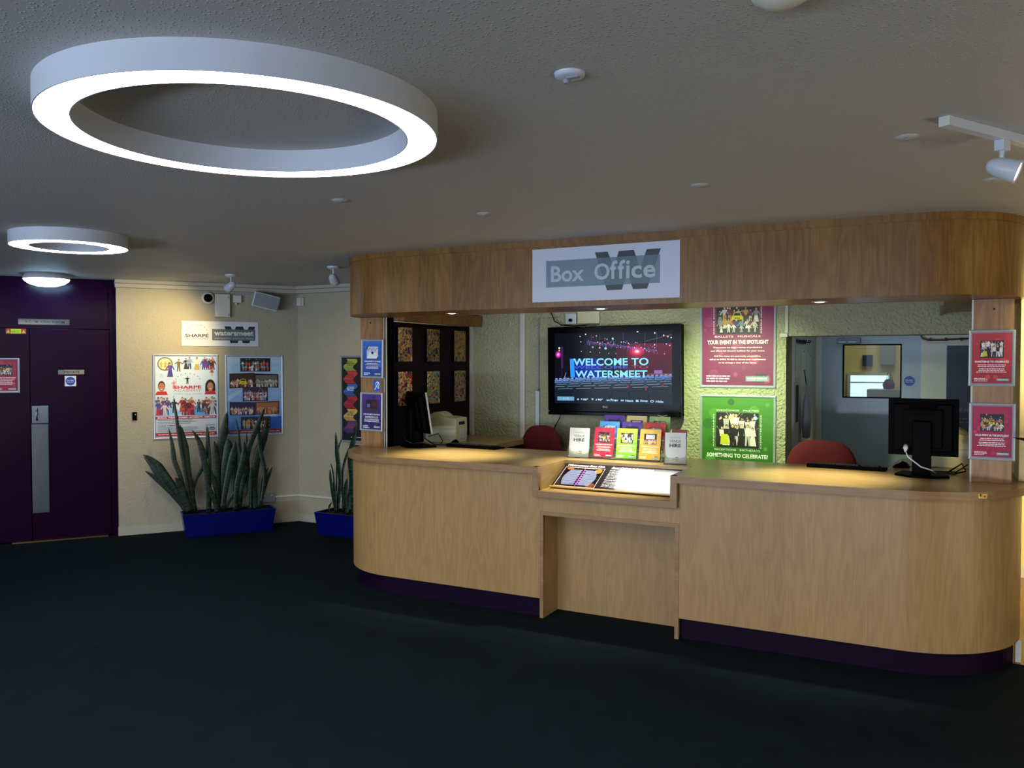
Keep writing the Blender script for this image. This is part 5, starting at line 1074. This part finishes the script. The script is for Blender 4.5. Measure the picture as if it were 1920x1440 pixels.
for r_ in range(3):
    for c_ in range(3):
        c0, c1, kd, ti, nm_ = cards[r_][c_]
        leaf_card('%s leaflet, %s column of the %s row in the clear stand' % (nm_, cn[c_], rows[r_]), (cols[c_] + .012 * r_, 5.375 + .062 * r_, TZ + 0.012 + 0.040 * r_), TL, lambda a, c0=c0, c1=c1, kd=kd, ti=ti, s=r_ * 3 + c_: flyer(a, c0, c1, kd, ti, seed=30 + s))
st = thing('leaflet_stand', 'clear three tier plastic leaflet stand in the middle of the counter', 'stand', (-1.91, 5.40, TZ))
b = MB(); b.box(-.255, .255, -.045, .19, 0, .006); b.build('base', 'acrylic', st)
for r_ in range(3):
    b = MB(); Mt = Matrix.Translation((.012 * r_, -0.025 + .062 * r_ + .004, 0.006 + .04 * r_)) @ Matrix.Rotation(TL, 4, 'X')
    b.box(-.25, .25, 0.006, 0.009, 0, .17, M=Mt); b.build('back_plate', 'acrylic', st)
    b = MB(); Mt = Matrix.Translation((.012 * r_, -0.040 + .062 * r_, 0.006 + .04 * r_)) @ Matrix.Rotation(TL, 4, 'X')
    for x in (-.252, -.086, .079, .249): b.box(x, x + .003, -0.001, 0.022, 0, .13, M=Mt)
    b.build('divider', 'acrylic', st)
def venue(a):
    W, H = a.w, a.h; a.rect(0, 0, W, H, '#e8ebe6'); a.rect(W * .17, H * .52, W * .004, H * .4, '#c8ccc8'); a.rect(W * .17, H * .92, W * .6, H * .003, '#c8ccc8')
    a.text('VERSATILE', W * .22, H * .815, W * .52, H * .05, '#a8aca8'); a.text('VENUE', W * .22, H * .68, W * .54, H * .085, '#70756f', .01); a.text('HIRE', W * .22, H * .53, W * .54, H * .11, '#22262a', .03)
    logo(a, W * .37, H * .12, W * .3, H * .08, '#b8bcb8', '#50565a')
leaf_card('white Venue Hire brochure standing at the left of the leaflet stand', (-2.255, 5.37, TZ + .004), R(-8), venue, 0, 'white Venue Hire brochures', 0.15, 0.205, 'brochure')
leaf_card('white Venue Hire brochure in a holder at the right of the leaflet stand', (-1.545, 5.305, TZ + .004), R(-13), venue, R(14), 'white Venue Hire brochures', 0.135, 0.205, 'brochure')
leaf_card('dark red leaflet peeping out behind the right Venue Hire brochure', (-1.535, 5.345, TZ + .026), R(-10), lambda a: a.rect(0, 0, a.w, a.h, '#8a2014'), R(4), 'leaflets behind the brochures', 0.10, 0.20)
def holder(label, loc, rz, w_, tilt):
    t = thing('brochure_holder', label, 'holder', loc, rz, 'clear brochure holders'); t.rotation_euler[0] = 0
    M = Matrix.Rotation(tilt, 4, 'X'); b = MB(); b.box(-w_ / 2, w_ / 2, 0.003, 0.006, 0.0, 0.19, M=M); b.box(-w_ / 2, w_ / 2, -0.018, 0.05, 0.0, 0.003)
    for s in (-1, 1): b.mesh([(s * w_ / 2, -0.018, .002), (s * w_ / 2, .05, .002), (s * w_ / 2, .05, .07), (s * w_ / 2, .036, .18), (s * w_ / 2, -.012, .06)], [(0, 1, 2, 3, 4)])
    b.build('back_and_sides', 'acrylic', t)
    b = MB(); P = [(-w_ / 2, 0.065), (-w_ * .35, .045), (0, .035), (w_ * .35, .045), (w_ / 2, .065), (w_ / 2, 0.003), (-w_ / 2, 0.003)]
    b.mesh([tuple(M @ Vector((x, -0.010, z))) for x, z in P] + [tuple(M @ Vector((x, -0.012, z))) for x, z in P], [tuple(range(7)), tuple(range(7, 14))[::-1]] + [(i, (i + 1) % 7, 7 + (i + 1) % 7, 7 + i) for i in range(7)]); b.build('curved_lip', 'acrylic', t)
holder('clear holder carrying the left white brochure', (-2.255, 5.37, TZ), 0, 0.158, R(-8)); holder('clear holder carrying the right white brochure', (-1.545, 5.305, TZ), R(14), 0.150, R(-13))

# seat plan board in the recess
def seatplan(a):
    W, H = a.w, a.h; a.grad(0, 0, W, H, '#241a2a', '#1e1420', 4)
    a.text('Watersmeet Seat Plan', W * .025, H * .875, W * .315, H * .085, '#f4f4fa', .04, .2)
    a.rect(W * .02, H * .04, W * .335, H * .80, '#d0c0c8'); a.rect(W * .0245, H * .055, W * .326, H * .77, '#120c10')
    a.ell(W * .07, H * .77, W * .03, H * .05, '#a85a28', 16); a.ell(W * .31, H * .72, W * .03, H * .10, '#c87838', 16); a.ell(W * .31, H * .14, W * .035, H * .09, '#7a4028', 16)
    n = 15
    for i in range(n):
        z = H * (.12 + .62 * i / n); hw = W * (.105 + .03 * sin(pi * (i + 1.5) / (n + 1)))
        a.k += 1
        a.rect(W * .187 - hw, z, hw - W * .008, H * .030, '#8a92c0', a.k); a.rect(W * .195, z, hw - W * .008, H * .030, '#8a92c0', a.k)
        if i % 2: a.rect(W * .172, z, W * .012, H * .03, '#401040', a.k + 1); a.rect(W * .198, z, W * .012, H * .03, '#401040', a.k + 1)
    a.k += 1; a.quad([(W * .188, H * .09), (W * .195, H * .09), (W * .195, H * .80), (W * .188, H * .80)], '#c040d0')
    a.lines(W * .07, H * .80, W * .24, 1, .01, H * .02, '#e8c0a0', True, 4)
    a.text('Box Office Information', W * .40, H * .855, W * .34, H * .085, '#f4f4fa', .04, .2)
    a.text('Booking in Person', W * .40, H * .755, W * .13, H * .045, '#f0f0f6', .03); a.lines(W * .40, H * .70, W * .26, 6, H * .048, H * .02, '#c8c8d4', False, 7)
    a.text('Booking Information', W * .40, H * .37, W * .16, H * .045, '#f0f0f6', .03); a.lines(W * .40, H * .31, W * .26, 5, H * .048, H * .02, '#c8c8d4', False, 8)
    a.lines(W * .70, H * .70, W * .27, 12, H * .048, H * .02, '#c8c8d4', False, 9)
t = thing('information_board', 'sloping dark information board with a seat plan in the counter recess', 'sign', (-1.848, 4.93, 0.836)); t.rotation_euler[0] = R(-65.3)
b = MB(); b.box(-0.424, 0.424, 0, 0.008, 0, 0.298); b.build('backing_board', 'oak_top', t)
b = MB(); b.box(-0.424, 0.424, -0.008, 0.0, -0.012, 0.0); b.build('bottom_lip', 'oak_top', t)
a = Art(0.846, 0.296, '#1e1420'); seatplan(a); o = a.build('print', 'glossy_print', t, weld=False); o.location = (0, -0.0004, 0)

# ================================================================== CHAIRS
def chair(label, loc, rz, zb, w_):
    """swivel chair, sitter faces local -y, floor at z=0"""
    t = thing('office_chair', label, 'chair', loc, rz, 'red office chairs')
    n = 24; b = MB(); V = []; W2 = w_ / 2; H_ = 0.46; z0 = zb - H_
    def outline(k):
        P = []
        for i in range(n):
            q = 2 * pi * i / n; c, s = cos(q), sin(q); e = 0.62 if s > 0 else 0.45
            x = W2 * math.copysign(abs(c) ** e, c) * (1.0 - 0.10 * max(0, s)); z = z0 + H_ / 2 + H_ / 2 * math.copysign(abs(s) ** 0.75, s); P.append((x * k, z0 + H_ / 2 + (z - z0 - H_ / 2) * k))
        return P
    rings = [(0.0, 0.5, -0.01), (0.6, 0.6, -0.006), (0.94, 0.94, 0.0), (1.0, 1.0, 0.02), (1.0, 1.0, 0.045), (0.95, 0.95, 0.062), (0.0, 0.0, 0.066)]
    for kx, _, d in rings:
        for x, z in outline(max(kx, .001)): V.append((x, 0.20 + d - 0.0 + (-0.35 * (x * x)), z))
    b.mesh(V, [(k * n + i, k * n + (i + 1) % n, (k + 1) * n + (i + 1) % n, (k + 1) * n + i) for k in range(len(rings) - 1) for i in range(n)]); b.build('backrest', 'red_fabric', t, smooth=True)
    b = MB(); b.prism(round_rect(0.48, 0.46, 0.12), 0.46, 0.54); b.build('seat', 'red_fabric', t, bevel=0.02)
    b = MB(); b.box(-.03, .03, .255, .28, .46, zb - .22); b.box(-.03, .03, .0, .28, .44, .465); b.build('back_support', 'black_plastic', t, bevel=0.004)
    b = MB(); b.tube([(0, 0, .10), (0, 0, .46)], 0.028); b.build('gas_column', 'black_plastic', t, smooth=True)
    for k in range(5):
        q = 2 * pi * k / 5 + .3; b = MB(); b.tube([(0, 0, .11), (.3 * cos(q), .3 * sin(q), .07)], [.03, .018]); lg = b.build('base_leg', 'black_plastic', t, smooth=True)
        b = MB(); b.tube([(.3 * cos(q) - .012, .3 * sin(q), .027), (.3 * cos(q) + .012, .3 * sin(q), .027)], 0.027, 14); b.build('castor', 'black_plastic', lg)
    for s in (-1, 1):
        b = MB(); b.tube([(s * .22, .02, .47), (s * .30, .02, .50), (s * .30, .02, .74)], .014); b.box(s * .30 - .035, s * .30 + .035, -.16, .12, .74, .77); b.build('armrest', 'black_plastic', t, bevel=0.006)
    return t
chair('red fabric office chair with black arms at the left desk, under the television', (-3.10, 6.22, 0), R(-14), 1.105, 0.43)
chair('red fabric office chair behind the right half of the counter', (-0.78, 6.22, 0), 0, 1.075, 0.50)
